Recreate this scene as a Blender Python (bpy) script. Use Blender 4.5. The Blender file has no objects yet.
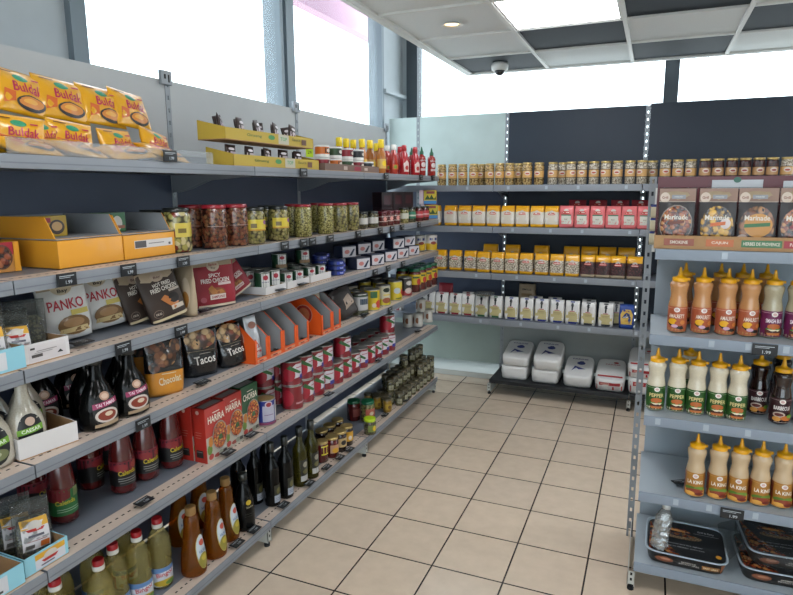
import bpy, bmesh, math, random
from mathutils import Vector, Matrix, noise
random.seed(7)
PI = math.pi
scene = bpy.context.scene
COL = scene.collection

# ------------------------------------------------------------------ materials
def lin(c):
    c = c / 255.0
    return c / 12.92 if c <= 0.04045 else ((c + 0.055) / 1.055) ** 2.4
def rgb(h):
    if isinstance(h, str):
        h = h.lstrip('#')
        h = tuple(int(h[i:i + 2], 16) for i in (0, 2, 4))
    return (lin(h[0]), lin(h[1]), lin(h[2]), 1.0)
MATS = {}
def mat(name, col, rough=0.5, metal=0.0, spec=0.5, coat=0.0, trans=0.0, alpha=1.0, ior=1.45, var=0.0, scale=30.0, bump=0.0, bscale=60.0, emit=None, estr=0.0):
    m = bpy.data.materials.new(name)
    m.use_nodes = True
    nt = m.node_tree
    b = nt.nodes['Principled BSDF']
    b.inputs['Base Color'].default_value = rgb(col)
    b.inputs['Roughness'].default_value = rough
    b.inputs['Metallic'].default_value = metal
    b.inputs['Specular IOR Level'].default_value = spec
    b.inputs['Coat Weight'].default_value = coat
    b.inputs['Coat Roughness'].default_value = 0.08
    b.inputs['Transmission Weight'].default_value = trans
    b.inputs['Alpha'].default_value = alpha
    b.inputs['IOR'].default_value = ior
    if emit:
        b.inputs['Emission Color'].default_value = rgb(emit)
        b.inputs['Emission Strength'].default_value = estr
    if var or bump:
        tc = nt.nodes.new('ShaderNodeTexCoord')
        if var:
            n = nt.nodes.new('ShaderNodeTexNoise'); n.inputs['Scale'].default_value = scale; n.inputs['Detail'].default_value = 4
            nt.links.new(tc.outputs['Object'], n.inputs['Vector'])
            hs = nt.nodes.new('ShaderNodeHueSaturation'); hs.inputs['Color'].default_value = rgb(col)
            mr = nt.nodes.new('ShaderNodeMapRange'); mr.inputs[1].default_value = 0.3; mr.inputs[2].default_value = 0.7
            mr.inputs[3].default_value = 1 - var; mr.inputs[4].default_value = 1 + var
            nt.links.new(n.outputs['Fac'], mr.inputs[0]); nt.links.new(mr.outputs[0], hs.inputs['Value'])
            nt.links.new(hs.outputs[0], b.inputs['Base Color'])
        if bump:
            n = nt.nodes.new('ShaderNodeTexNoise'); n.inputs['Scale'].default_value = bscale; n.inputs['Detail'].default_value = 3
            nt.links.new(tc.outputs['Object'], n.inputs['Vector'])
            bp = nt.nodes.new('ShaderNodeBump'); bp.inputs['Strength'].default_value = bump; bp.inputs['Distance'].default_value = 0.004
            nt.links.new(n.outputs['Fac'], bp.inputs['Height']); nt.links.new(bp.outputs[0], b.inputs['Normal'])
    MATS[name] = m
    return m
def grains(name, cols, scale, rough=0.25, coat=0.5, bump=0.6, dark=None):
    """seeds, chickpeas, olives: voronoi cells coloured from a list"""
    m = bpy.data.materials.new(name); m.use_nodes = True
    nt = m.node_tree; b = nt.nodes['Principled BSDF']
    b.inputs['Roughness'].default_value = rough; b.inputs['Coat Weight'].default_value = coat; b.inputs['Coat Roughness'].default_value = 0.06
    tc = nt.nodes.new('ShaderNodeTexCoord')
    v = nt.nodes.new('ShaderNodeTexVoronoi'); v.inputs['Scale'].default_value = scale
    nt.links.new(tc.outputs['Object'], v.inputs['Vector'])
    sep = nt.nodes.new('ShaderNodeSeparateColor'); nt.links.new(v.outputs['Color'], sep.inputs[0])
    cr = nt.nodes.new('ShaderNodeValToRGB'); cr.color_ramp.interpolation = 'CONSTANT'
    els = cr.color_ramp.elements
    els[0].position = 0; els[0].color = rgb(cols[0])
    els[1].position = 1.0 / len(cols); els[1].color = rgb(cols[1 % len(cols)])
    for i in range(2, len(cols)):
        e = els.new(i / len(cols)); e.color = rgb(cols[i])
    nt.links.new(sep.outputs[0], cr.inputs[0])
    mx = nt.nodes.new('ShaderNodeMix'); mx.data_type = 'RGBA'
    mr = nt.nodes.new('ShaderNodeMapRange'); mr.inputs[1].default_value = 0.45; mr.inputs[2].default_value = 0.75
    nt.links.new(v.outputs['Distance'], mr.inputs[0]); nt.links.new(mr.outputs[0], mx.inputs[0])
    nt.links.new(cr.outputs[0], mx.inputs[6]); mx.inputs[7].default_value = rgb(dark or (40, 30, 20))
    nt.links.new(mx.outputs[2], b.inputs['Base Color'])
    bp = nt.nodes.new('ShaderNodeBump'); bp.invert = True; bp.inputs['Strength'].default_value = bump; bp.inputs['Distance'].default_value = 0.003
    nt.links.new(v.outputs['Distance'], bp.inputs['Height']); nt.links.new(bp.outputs[0], b.inputs['Normal'])
    MATS[name] = m
    return m
def film(name, col, amount=0.75, rough=0.08, base=None, bump=0.0, bscale=40):
    """clear plastic or window glass: see-through with gloss"""
    m = bpy.data.materials.new(name); m.use_nodes = True
    nt = m.node_tree; nt.nodes.remove(nt.nodes['Principled BSDF'])
    out = nt.nodes['Material Output']
    t = nt.nodes.new('ShaderNodeBsdfTransparent'); t.inputs[0].default_value = rgb(col)
    g = nt.nodes.new('ShaderNodeBsdfPrincipled'); g.inputs['Base Color'].default_value = rgb(base or col); g.inputs['Roughness'].default_value = rough; g.inputs['Coat Weight'].default_value = .6
    if bump:
        tc = nt.nodes.new('ShaderNodeTexCoord'); n = nt.nodes.new('ShaderNodeTexNoise'); n.inputs['Scale'].default_value = bscale; n.inputs['Detail'].default_value = 3
        nt.links.new(tc.outputs['Object'], n.inputs['Vector']); bp = nt.nodes.new('ShaderNodeBump'); bp.inputs['Strength'].default_value = bump; bp.inputs['Distance'].default_value = .01
        nt.links.new(n.outputs['Fac'], bp.inputs['Height']); nt.links.new(bp.outputs[0], g.inputs['Normal'])
    mx = nt.nodes.new('ShaderNodeMixShader'); mx.inputs[0].default_value = 1 - amount
    nt.links.new(t.outputs[0], mx.inputs[1]); nt.links.new(g.outputs[0], mx.inputs[2]); nt.links.new(mx.outputs[0], out.inputs[0])
    MATS[name] = m
    return m
def mm(name):
    """named material, or a plain semi-gloss paint when the name is a hex colour"""
    if name in MATS: return MATS[name]
    if name.startswith('#'):
        return mat(name, name, 0.42, coat=0.15)
    raise KeyError(name)

# ------------------------------------------------------------------ mesh builder
_TXT = {}
def text_tris(s):
    if s in _TXT: return _TXT[s]
    cu = bpy.data.curves.new('t', 'FONT'); cu.body = s; cu.resolution_u = 2; cu.offset = .018; cu.fill_mode = 'FRONT'
    o = bpy.data.objects.new('t', cu); COL.objects.link(o)
    me = o.to_mesh()
    vs = [(v.co.x, v.co.y) for v in me.vertices]; fs = [tuple(p.vertices) for p in me.polygons]
    o.to_mesh_clear(); bpy.data.objects.remove(o); bpy.data.curves.remove(cu)
    x0 = min(v[0] for v in vs); x1 = max(v[0] for v in vs); y0 = min(v[1] for v in vs); y1 = max(v[1] for v in vs)
    vs = [((v[0] - x0) / (x1 - x0) - .5, (v[1] - y0) / (y1 - y0) - .5) for v in vs]
    _TXT[s] = (vs, fs, (x1 - x0) / (y1 - y0))
    return _TXT[s]

def clip(pl, a, lim, sg):
    out = []
    for i in range(len(pl)):
        p, q = pl[i], pl[(i + 1) % len(pl)]
        dp, dq = (p[a] - lim) * sg, (q[a] - lim) * sg
        if dp >= -1e-9: out.append(p)
        if (dp > 1e-9 and dq < -1e-9) or (dp < -1e-9 and dq > 1e-9):
            t = dp / (dp - dq); out.append((p[0] + (q[0] - p[0]) * t, p[1] + (q[1] - p[1]) * t))
    return out
class G:
    def __init__(s): s.v = []; s.f = []; s.m = []; s.sm = []; s.names = []
    def mi(s, name):
        if name not in s.names: s.names.append(name)
        return s.names.index(name)
    def face(s, idx, m, smooth=False): s.f.append(tuple(idx)); s.m.append(s.mi(m)); s.sm.append(smooth)
    def quad(s, pts, m):
        n = len(s.v); s.v += [tuple(p) for p in pts]; s.face(range(n, n + len(pts)), m)
    def box(s, a, b, m, bev=0.0, mt=None, mb=None):
        """mt / mb: other materials for top / bottom"""
        bm = bmesh.new()
        (x0, y0, z0), (x1, y1, z1) = a, b
        vs = [bm.verts.new(p) for p in ((x0, y0, z0), (x1, y0, z0), (x1, y1, z0), (x0, y1, z0), (x0, y0, z1), (x1, y0, z1), (x1, y1, z1), (x0, y1, z1))]
        for q in ((3, 2, 1, 0), (4, 5, 6, 7), (0, 1, 5, 4), (1, 2, 6, 5), (2, 3, 7, 6), (3, 0, 4, 7)): bm.faces.new([vs[i] for i in q])
        if bev: bmesh.ops.bevel(bm, geom=bm.edges[:], offset=bev, segments=2, profile=.7, affect='EDGES')
        bm.normal_update()
        n = len(s.v); bm.verts.index_update()
        s.v += [tuple(v.co) for v in bm.verts]
        for f in bm.faces:
            k = m
            if mt and f.normal.z > .9: k = mt
            if mb and f.normal.z < -.9: k = mb
            s.face([n + v.index for v in f.verts], k, bool(bev))
        bm.free()
    def tube(s, pts, r, m, n=8, cap=True):
        pts = [Vector(p) for p in pts]; base = len(s.v)
        for i, p in enumerate(pts):
            d = (pts[min(i + 1, len(pts) - 1)] - pts[max(i - 1, 0)]).normalized()
            a = d.orthogonal().normalized(); b = d.cross(a)
            rr = r[i] if isinstance(r, (list, tuple)) else r
            for k in range(n):
                t = 2 * PI * k / n; s.v.append(tuple(p + (a * math.cos(t) + b * math.sin(t)) * rr))
        for i in range(len(pts) - 1):
            for k in range(n):
                k2 = (k + 1) % n
                s.face((base + i * n + k, base + i * n + k2, base + (i + 1) * n + k2, base + (i + 1) * n + k), m, True)
        if cap:
            s.face([base + k for k in range(n)][::-1], m); e = base + (len(pts) - 1) * n; s.face([e + k for k in range(n)], m)
    def loft(s, L, m, n=20, top=True, bottom=True, bands=None, topm=None):
        """bands: [(z_top, material), ...] from the bottom up"""
        base = len(s.v); S = L.s
        for (z, a, b, e) in S:
            for k in range(n):
                t = 2 * PI * k / n
                c, q = math.cos(t), math.sin(t)
                x = a * math.copysign(abs(c) ** (2 / e), c); y = b * math.copysign(abs(q) ** (2 / e), q)
                s.v.append(L.post(x, y, z))
        for i in range(len(S) - 1):
            zm = (S[i][0] + S[i + 1][0]) / 2; k_m = m
            if bands:
                for zt, bm_ in bands:
                    if zm <= zt: k_m = bm_; break
            for k in range(n):
                k2 = (k + 1) % n
                s.face((base + i * n + k, base + i * n + k2, base + (i + 1) * n + k2, base + (i + 1) * n + k), k_m, True)
        if bottom: s.face([base + k for k in range(n)][::-1], bands[0][1] if bands else m)
        if top:
            e = base + (len(S) - 1) * n; s.face([e + k for k in range(n)], topm or (bands[-1][1] if bands else m))
    def decal(s, shapes, f, off=0.0006, step=0.0004, seg=0.012):
        """f(u, v, off) -> point. shapes: ('r',u0,v0,u1,v1,m) ('e',cu,cv,ru,rv,m) ('t',text,cu,cv,w,h,m[,rot]) ('p',[(u,v)..],m)"""
        for i, sh in enumerate(shapes):
            o = off + step * i; k = sh[0]
            if k == 'r':
                _, u0, v0, u1, v1, m = sh
                nu = max(1, min(24, int(abs(u1 - u0) / seg))); nv = max(1, min(12, int(abs(v1 - v0) / seg)))
                b = len(s.v)
                for j in range(nv + 1):
                    for q in range(nu + 1): s.v.append(tuple(f(u0 + (u1 - u0) * q / nu, v0 + (v1 - v0) * j / nv, o)))
                for j in range(nv):
                    for q in range(nu):
                        a = b + j * (nu + 1) + q; s.face((a, a + 1, a + nu + 2, a + nu + 1), m, True)
            elif k == 'e':
                _, cu, cv, ru, rv, m = sh; N = 18; b = len(s.v); s.v.append(tuple(f(cu, cv, o)))
                R_ = 1 if max(ru, rv) < .012 else 2 if max(ru, rv) < .03 else 4
                for w in range(1, R_ + 1):
                    for q in range(N): s.v.append(tuple(f(cu + ru * w / R_ * math.cos(2 * PI * q / N), cv + rv * w / R_ * math.sin(2 * PI * q / N), o)))
                for q in range(N): s.face((b, b + 1 + q, b + 1 + (q + 1) % N), m, True)
                for w in range(R_ - 1):
                    c0, c1 = b + 1 + w * N, b + 1 + (w + 1) * N
                    for q in range(N): s.face((c0 + q, c1 + q, c1 + (q + 1) % N, c0 + (q + 1) % N), m, True)
            elif k == 't':
                _, t, cu, cv, w, h, m = sh[:7]; rot = sh[7] if len(sh) > 7 else 0
                vs, fs, asp = text_tris(t); b = len(s.v); c, q = math.cos(rot), math.sin(rot)
                for x, y in vs:
                    x, y = x * w, y * h
                    s.v.append(tuple(f(cu + x * c - y * q, cv + x * q + y * c, o)))
                for fc in fs: s.face([b + z for z in fc], m)
            elif k == 'p':
                _, pts, m = sh
                for ax in ((0, 1),):
                    cells = [list(pts)]
                    for a in ax:
                        nxt = []
                        for pl in cells:
                            lo, hi = min(p[a] for p in pl), max(p[a] for p in pl); n = max(1, min(14, int((hi - lo) / seg)))
                            for i2 in range(n):
                                c = clip(clip(pl, a, lo + (hi - lo) * i2 / n, 1), a, lo + (hi - lo) * (i2 + 1) / n, -1)
                                if len(c) > 2: nxt.append(c)
                        cells = nxt
                for c in cells:
                    b = len(s.v)
                    for u, v in c: s.v.append(tuple(f(u, v, o)))
                    s.face(range(b, b + len(c)), m, True)
    def move(s, M_, start=0):
        for i in range(start, len(s.v)): s.v[i] = tuple(M_ @ Vector(s.v[i]))
    def build(s, name, parent=None):
        me = bpy.data.meshes.new(name)
        me.from_pydata(s.v, [], s.f)
        for n in s.names: me.materials.append(mm(n))
        me.polygons.foreach_set('material_index', s.m); me.polygons.foreach_set('use_smooth', s.sm)
        me.update()
        o = bpy.data.objects.new(name, me); COL.objects.link(o)
        if parent: o.parent = parent
        return o

class Loft:
    """stack of superellipse sections (z, half-width, half-depth, exponent); front is -y"""
    def __init__(s, secs, wr=0.0, freq=25.0, seed=0.0, lean=None):
        s.s = [(q[0], q[1], q[2], q[3] if len(q) > 3 else 2.0) for q in secs]; s.wr = wr; s.fr = freq; s.seed = seed
    def at(s, z):
        S = s.s
        if z <= S[0][0]: return S[0][1:]
        for i in range(len(S) - 1):
            if S[i][0] <= z <= S[i + 1][0]:
                d = S[i + 1][0] - S[i][0]; t = (z - S[i][0]) / d if d else 0
                return tuple(S[i][j] * (1 - t) + S[i + 1][j] * t for j in (1, 2, 3))
        return S[-1][1:]
    def post(s, x, y, z):
        if not s.wr: return (x, y, z)
        k = noise.noise(Vector((x * s.fr, z * s.fr, s.seed + (3 if y > 0 else 0)))) * s.wr
        return (x, y + (k if y > 0 else -k) * min(1, abs(y) * 60), z)
    def front(s, u, v, o):
        a, b, e = s.at(v); t = min(.999, abs(u) / a)
        y = -b * (1 - t ** e) ** (1 / e)
        x, y, z = s.post(u, y, v)
        return (x, y - o, z)
    def side(s, u, v, o):
        """the right-hand (+x) side, u runs backwards from the front"""
        a, b, e = s.at(v); t = min(.999, abs(u) / b)
        return (a * (1 - t ** e) ** (1 / e) + o, u, v)
    def lside(s, u, v, o):
        x, y, z = s.side(-u, v, o); return (-x, y, z)
    def wrap(s, u, v, o):
        a, b, e = s.at(v); t = u / max(a, b)
        return ((a + o) * math.sin(t), -(b + o) * math.cos(t), v)
    def top(s, u, v, o):
        return (u, v, s.s[-1][0] + o)
def flat(ox, oy, oz):
    return lambda u, v, o: (ox + u, oy - o, oz + v)

# ------------------------------------------------------------------ things
def thing(name, loc=(0, 0, 0), rz=0.0):
    o = bpy.data.objects.new(name, None); o.empty_display_size = .05; COL.objects.link(o)
    o.location = loc; o.rotation_euler = (0, 0, rz)
    return o
def tag(o, label, cat, group=None, kind=None):
    if label: o['label'] = label
    if cat: o['category'] = cat
    if group: o['group'] = group
    if kind: o['kind'] = kind
    return o
def structure(g, name, parent=None):
    o = g.build(name, parent)
    if not parent: o['kind'] = 'structure'
    return o
def copy_tree(o, parent=None):
    c = o.copy(); COL.objects.link(c)
    if parent: c.parent = parent
    for ch in list(o.children): copy_tree(ch, c)
    return c
PROTO = {}
def put(key, make, loc, rz, label, cat, group=None, tilt=None, sc=None):
    """first call moves the kind's own original into place, later calls copy it with its parts"""
    if key not in PROTO:
        PROTO[key] = make(); o = PROTO[key]
    else:
        o = copy_tree(PROTO[key])
        for k in ('label', 'category', 'group'):
            if k in o: del o[k]
    o.location = loc
    o.rotation_euler = (tilt[0], tilt[1], rz) if tilt else (0, 0, rz)
    o.scale = sc or (1, 1, 1)
    if tilt:                                     # rest the lowest point of a leaning thing on the level asked for
        M_ = Matrix.Rotation(rz, 3, 'Z') @ Matrix.Rotation(tilt[1], 3, 'Y') @ Matrix.Rotation(tilt[0], 3, 'X') @ Matrix.Diagonal(o.scale)
        lo = min((M_ @ v.co).z for ch in o.children for v in ch.data.vertices)
        o.location.z = loc[2] - lo
    return tag(o, label, cat, group)
ORD = 'first second third fourth fifth sixth seventh eighth ninth tenth eleventh twelfth thirteenth fourteenth fifteenth sixteenth seventeenth eighteenth nineteenth twentieth'.split()
ORD += ['twenty-' + x for x in ORD[:9]] + ['thirtieth'] + ['thirty-' + x for x in ORD[:9]]

# ------------------------------------------------------------------ shared materials
mat('steel_sky', '#9aa4ab', .35)
mat('lip_sky', '#7f8a97', .32)
mat('panel_sky', '#939fa8', .5, var=.03, scale=6)
mat('steel_grey', '#686e78', .38, spec=.5)
mat('steel_light', '#8b9196', .35)
mat('steel_lip', '#7c8188', .32)
mat('steel_band', '#c4b3a5', .42, var=.04)
mat('slot_dark', '#15171a', .8)
mat('slot_white', '#dfe2e2', .6)
mat('panel_slate_shade', '#475064', .5, var=.03, scale=6)  # part panel colour, part shade under the shelves put into the tone
mat('panel_navy', '#1f2b39', .5, var=.04, scale=5)
mat('panel_grey', '#8b918f', .5, var=.04, scale=6)
mat('panel_mint_dull', '#87958f', .5, var=.05, scale=6)
mat('panel_pale', '#b2b5b6', .5, var=.02, scale=6)
mat('panel_mint', '#b4c4c1', .5, var=.05, scale=6)
mat('black_steel', '#1b1d20', .45)
mat('white_steel', '#b5b7b2', .4)
mat('frame_grey', '#6e7a82', .45)
mat('frame_dark', '#3d454c', .45)
mat('wall_paint', '#a9b0b4', .7, var=.03, scale=8)
mat('wall_plain', '#c2c4c2', .8)
mat('tile_grey', '#d3d7d8', .85, var=.03, scale=120)
mat('tile_dark', '#1c2630', .7)
mat('grid_white', '#cfd0cd', .5)
mat('led', '#ffffff', .5, emit='#fbfcff', estr=19.0)
mat('lamp_warm', '#fff2d0', .5, emit='#ffd9a0', estr=3.0)
mat('white_plastic', '#d8d8d4', .4)
mat('dark_dome', '#202428', .1, coat=.5)
film('window_glass', '#fbfeff', .93, .02)
film('clear_film', '#f4f6f6', .86, .15, '#55585a', .6, 45)
film('clear_strip', '#f2f3f3', .78, .15, '#a8acae')
film('bag_film', '#e8eae8', .68, .15, '#6a6d6c', .8, 30)
mat('outside_pave', '#b8b6b0', .9)
mat('pink_sign', '#d9a3bd', .6)
mat('tag_black', '#14171b', .45)
mat('tag_text', '#aab1b7', .6)
mat('cardboard', '#a5825c', .8, var=.05, scale=60)
mat('white_card', '#c9c7c6', .7)
# floor: square ceramic tiles of 30 cm with dark joints
def floor_material():
    m = bpy.data.materials.new('floor_tiles'); m.use_nodes = True; nt = m.node_tree; b = nt.nodes['Principled BSDF']
    tc = nt.nodes.new('ShaderNodeTexCoord')
    br = nt.nodes.new('ShaderNodeTexBrick'); br.offset = 0; br.squash = 1
    br.inputs['Color1'].default_value = rgb('#cbb9a4'); br.inputs['Color2'].default_value = rgb('#c6b5a2'); br.inputs['Mortar'].default_value = rgb('#2c2523')
    br.inputs['Scale'].default_value = 1; br.inputs['Mortar Size'].default_value = .0036; br.inputs['Mortar Smooth'].default_value = .05
    br.inputs['Brick Width'].default_value = .3; br.inputs['Row Height'].default_value = .3
    nt.links.new(tc.outputs['Object'], br.inputs['Vector'])
    n = nt.nodes.new('ShaderNodeTexNoise'); n.inputs['Scale'].default_value = 14; n.inputs['Detail'].default_value = 5
    nt.links.new(tc.outputs['Object'], n.inputs['Vector'])
    hs = nt.nodes.new('ShaderNodeHueSaturation'); mr = nt.nodes.new('ShaderNodeMapRange')
    mr.inputs[1].default_value = .3; mr.inputs[2].default_value = .7; mr.inputs[3].default_value = .94; mr.inputs[4].default_value = 1.05
    nt.links.new(n.outputs['Fac'], mr.inputs[0]); nt.links.new(mr.outputs[0], hs.inputs['Value']); nt.links.new(br.outputs['Color'], hs.inputs['Color'])
    nt.links.new(hs.outputs[0], b.inputs['Base Color'])
    b.inputs['Roughness'].default_value = .2
    bp = nt.nodes.new('ShaderNodeBump'); bp.invert = True; bp.inputs['Strength'].default_value = .5; bp.inputs['Distance'].default_value = .002
    nt.links.new(br.outputs['Fac'], bp.inputs['Height']); nt.links.new(bp.outputs[0], b.inputs['Normal'])
    MATS['floor_tiles'] = m
floor_material()

# ------------------------------------------------------------------ the room
XW, YW, HC = -.75, 3.0, 2.457            # left glazing, back glazing, hung ceiling
g = G(); g.box((-.95, -4.6, -.1), (5.2, 3.2, 0), 'floor_tiles'); structure(g, 'floor')
g = G(); g.box((-9, -9, -.2), (12, 12, -.11), 'outside_pave'); structure(g, 'ground')
g = G(); g.box((-.95, -4.6, 3.4), (5.2, 3.2, 3.5), 'wall_plain'); structure(g, 'ceiling_slab')
g = G(); g.box((5.1, -4.6, 0), (5.2, 3.2, 3.4), 'wall_plain'); structure(g, 'wall_right')
g = G()
for q in (((-.95, 0), (.6, 3.4)), ((4.6, 0), (5.2, 3.4)), ((.6, 2.7), (4.6, 3.4)), ((.6, 0), (4.6, .12))):
    g.box((q[0][0], -4.7, q[0][1]), (q[1][0], -4.6, q[1][1]), 'wall_plain')
structure(g, 'wall_front')
# left wall: plain panel near the camera, then glazing, then an insulated panel next to the corner
g = G()
g.box((XW - .1, -4.6, 0), (XW, -.40, 3.4), 'wall_paint')
g.box((XW - .1, 2.53, 0), (XW, 3.2, 3.4), 'wall_paint')
structure(g, 'wall_left')
def window_unit(name, axis, a, b, c, z0, z1, bars, fm, pane='window_glass'):
    """glazed opening on the plane x=c (axis y) or y=c (axis x)"""
    def bx(g_, u0, u1, za, zb, d0, d1, m):
        if axis == 'y': g_.box((c + d0, u0, za), (c + d1, u1, zb), m)
        else: g_.box((u0, c + d0, za), (u1, c + d1, zb), m)
    gp = G(); bx(gp, a, b, z0, z1, -.012 if axis == 'y' else .0, 0 if axis == 'y' else .012, pane)
    w = structure(gp, name)
    gf = G()
    s0, s1 = (-.09, .03) if axis == 'y' else (-.03, .09)
    for u0, u1 in bars: bx(gf, u0, u1, z0, z1, s0, s1, fm)
    bx(gf, a, b, z0, z0 + .06, s0, s1, fm); bx(gf, a, b, z1 - .06, z1, s0, s1, fm)
    gf.build('window_frame', w)
    return w
window_unit('window_1', 'y', -.40, 1.10, XW, 0, 3.4, [(-.40, -.33), (1.035, 1.065)], 'frame_grey')
window_unit('window_2', 'y', 1.10, 2.53, XW, 0, 3.4, [(1.10, 1.185), (2.49, 2.53)], 'frame_grey')
window_unit('window_3', 'x', -.60, 1.43, YW, .30, 3.4, [(-.70, -.60)], 'frame_dark')
window_unit('window_4', 'x', 1.43, 5.1, YW, .30, 3.4, [(1.375, 1.475), (3.4, 3.5)], 'frame_dark')
window_unit('fill_window', 'x', .6, 4.6, -4.66, .12, 2.7, [(.6, .68), (2.56, 2.64), (4.52, 4.6)], 'frame_grey')  # added window behind the camera, lets in daylight as frontal fill
g = G(); g.box((-.70, YW + .02, 0), (5.2, YW + .08, .30), 'frame_grey'); g.box((-.95, YW, 0), (-.70, YW + .1, 3.4), 'wall_paint'); structure(g, 'wall_back')
g = G(); g.box((XW, 2.53, 2.33), (-.70, 3.0, 2.36), 'wall_paint'); structure(g, 'trim_1')
g = G(); g.box((-.70, 2.57, 0), (5.0, 2.97, .044), 'white_steel'); structure(g, 'sill')
# hung ceiling, 595 mm modules from the corner
T = .597; CX, CY = -.038, 2.69
NC, NR = 9, 12
layout = {(0, 0): 'd', (1, 0): 'g', (2, 0): 'd', (3, 0): 'g', (4, 0): 'd',
          (0, 1): 'g', (1, 1): 'd', (2, 1): 'g', (3, 1): 'd',
          (0, 2): 'g', (1, 2): 'L', (2, 2): 'd', (3, 2): 'g', (0, 3): 'g', (1, 3): 'g', (2, 3): 'g'}
random.seed(3)
gc = G(); leds = []
for c in range(NC):
    for r in range(NR):
        k = layout.get((c, r), 'g')
        if (c % 4 == 1) and r in (6, 10): k = 'L'
        if c == 5 and r == 2: k = 'L'
        x0, y1 = CX + c * T, CY - r * T
        if x0 > 5.0 or y1 - T < -4.6: continue
        if k == 'L': leds.append((x0, y1)); continue
        gc.box((x0, y1 - T, HC), (x0 + T, y1, HC + .03), 'tile_dark' if k == 'd' else 'tile_grey')
ceil = structure(gc, 'ceiling')
gg = G()
for c in range(NC + 1):
    x = CX + c * T
    if x > 5.09: break
    gg.box((x - .012, -4.57, HC - .012), (x + .012, CY, HC + .001), 'grid_white')
for r in range(NR + 1):
    y = CY - r * T
    if y < -4.6: break
    gg.box((CX - .012, y - .006, HC - .0125), (CX + 8.6 * T, y + .006, HC + .0005), 'grid_white')
gg.build('ceiling_grid', ceil)
ge = G(); ge.box((CX - .04, -4.57, HC - .014), (CX - .012, CY + .03, HC + .06), 'grid_white'); ge.box((CX - .04, CY + .012, HC - .014), (5.08, CY + .04, HC + .06), 'grid_white')
ge.build('ceiling_edge', ceil)
for i, (x0, y1) in enumerate(leds):
    t = thing('ceiling_light', (x0 + T / 2, y1 - T / 2, HC))
    a = T / 2 - .012
    g = G(); g.box((-a + .012, -a + .012, -.004), (a - .012, a - .012, .004), 'led'); g.build('diffuser', t)
    g = G()
    for q in ((-a, -a, a, -a + .012), (-a, a - .012, a, a), (-a, -a, -a + .012, a), (a - .012, -a, a, a)): g.box((q[0], q[1], -.008), (q[2], q[3], .03), 'grid_white')
    g.build('frame', t)
    if i == 0 or (x0 < 1 and y1 > 1):
        tag(t, 'square white LED light panel in the ceiling before the dome camera', 'ceiling light', 'square ceiling light panels')
    else:
        tag(t, 'square white LED light panel in the ceiling outside the picture', 'ceiling light', 'square ceiling light panels')
# recessed warm spotlight
t = thing('spotlight', (.271, 1.223, HC)); tag(t, 'round recessed warm spotlight in the grey ceiling tile', 'spotlight')
L = Loft([(-.012, .062, .062), (-.016, .058, .058), (-.010, .044, .044), (.0, .040, .040)])
g = G(); g.loft(L, 'white_plastic', 24, top=False, bottom=False); g.build('ring', t)
g = G(); g.loft(Loft([(-.006, .038, .038), (.002, .038, .038)]), 'lamp_warm', 20); g.build('bulb', t)
# dome camera
t = thing('ceiling_camera', (.262, 2.40, HC)); tag(t, 'white dome security camera on the dark tile at the ceiling edge', 'security camera')
g = G(); g.loft(Loft([(-.055, .045, .045), (-.05, .058, .058), (-.02, .062, .062), (0, .055, .055)]), 'white_plastic', 24); g.build('housing', t)
g = G(); g.loft(Loft([(-.088, .008, .008), (-.084, .02, .02), (-.072, .032, .032), (-.055, .038, .038)]), 'dark_dome', 20); g.build('dome', t)
# outside: pink sign band above the left window
g = G(); g.box((-1.35, .9, 2.98), (-1.25, 4.2, 3.6), 'pink_sign'); tag(g.build('sign_band'), 'pale pink sign band outside above the window', 'sign')

# ------------------------------------------------------------------ shelving bays
def shelf_board(L, D, z, lip, root, band=True, top='steel_grey', m_lip='steel_lip', brackets=True):
    g = G()
    g.box((.003, 0, z - .028), (L - .003, D - .02, z), top)
    g.box((.002, -.005, z - lip), (L - .002, .001, z + .0015), m_lip, .0012)
    if band: g.box((.004, -.0056, z - lip * .62), (L - .004, -.0048, z - lip * .52), 'steel_grey')
    if band:
        g.quad([(.004, .002, z + .0008), (L - .004, .002, z + .0008), (L - .004, .075, z + .0008), (.004, .075, z + .0008)], 'steel_band')
        n = int(L / .025)
        for i in range(n):
            x = .02 + i * .025
            g.quad([(x, .036, z + .0013), (x + .011, .036, z + .0013), (x + .011, .042, z + .0013), (x, .042, z + .0013)], 'slot_dark')
    o = g.build('shelf', root)
    for x in (.0145, L - .0175) if brackets else ():
        gb = G()
        prof = [(.03, z - .028), (.03, z - .036), (D * .55, z - .05), (D * .8, z - .085), (D - .008, z - .10), (D - .008, z - .028)]
        n = len(prof); b = len(gb.v)
        for dx in (0, .003):
            gb.v += [(x + dx, p[0], p[1]) for p in prof]
        gb.face(range(n), m_lip); gb.face([n + i for i in range(n)][::-1], m_lip)
        for i in range(n): gb.face((i, (i + 1) % n, n + (i + 1) % n, n + i), m_lip)
        gb.build('bracket', o)
    return o
def upright(x, D, H, root, m='steel_light'):
    g = G()
    for s in (-1, 1):
        a = x + s * .0135; g.box((min(a, a - s * .009), D - .003, .0), (max(a, a - s * .009), D + .022, H), m)
    k = 0; z = .04
    while z < H:
        g.box((x - .005, D - .003, z), (x + .005, D + .0, min(z + .033, H)), m); z += .05
    o = g.build('upright', root)
    return o
def top_bracket(x, D, H, root):
    g = G(); g.box((x - .045, D - .016, H - .02), (x + .014, D - .0005, H + .035), 'steel_light', .002)
    g.box((x - .03, D - .0165, H + .002), (x - .02, D - .0155, H + .02), 'slot_dark'); g.box((x - .008, D - .0165, H - .01), (x, D - .0155, H + .02), 'slot_dark')
    g.build('top_bracket', root)
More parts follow.
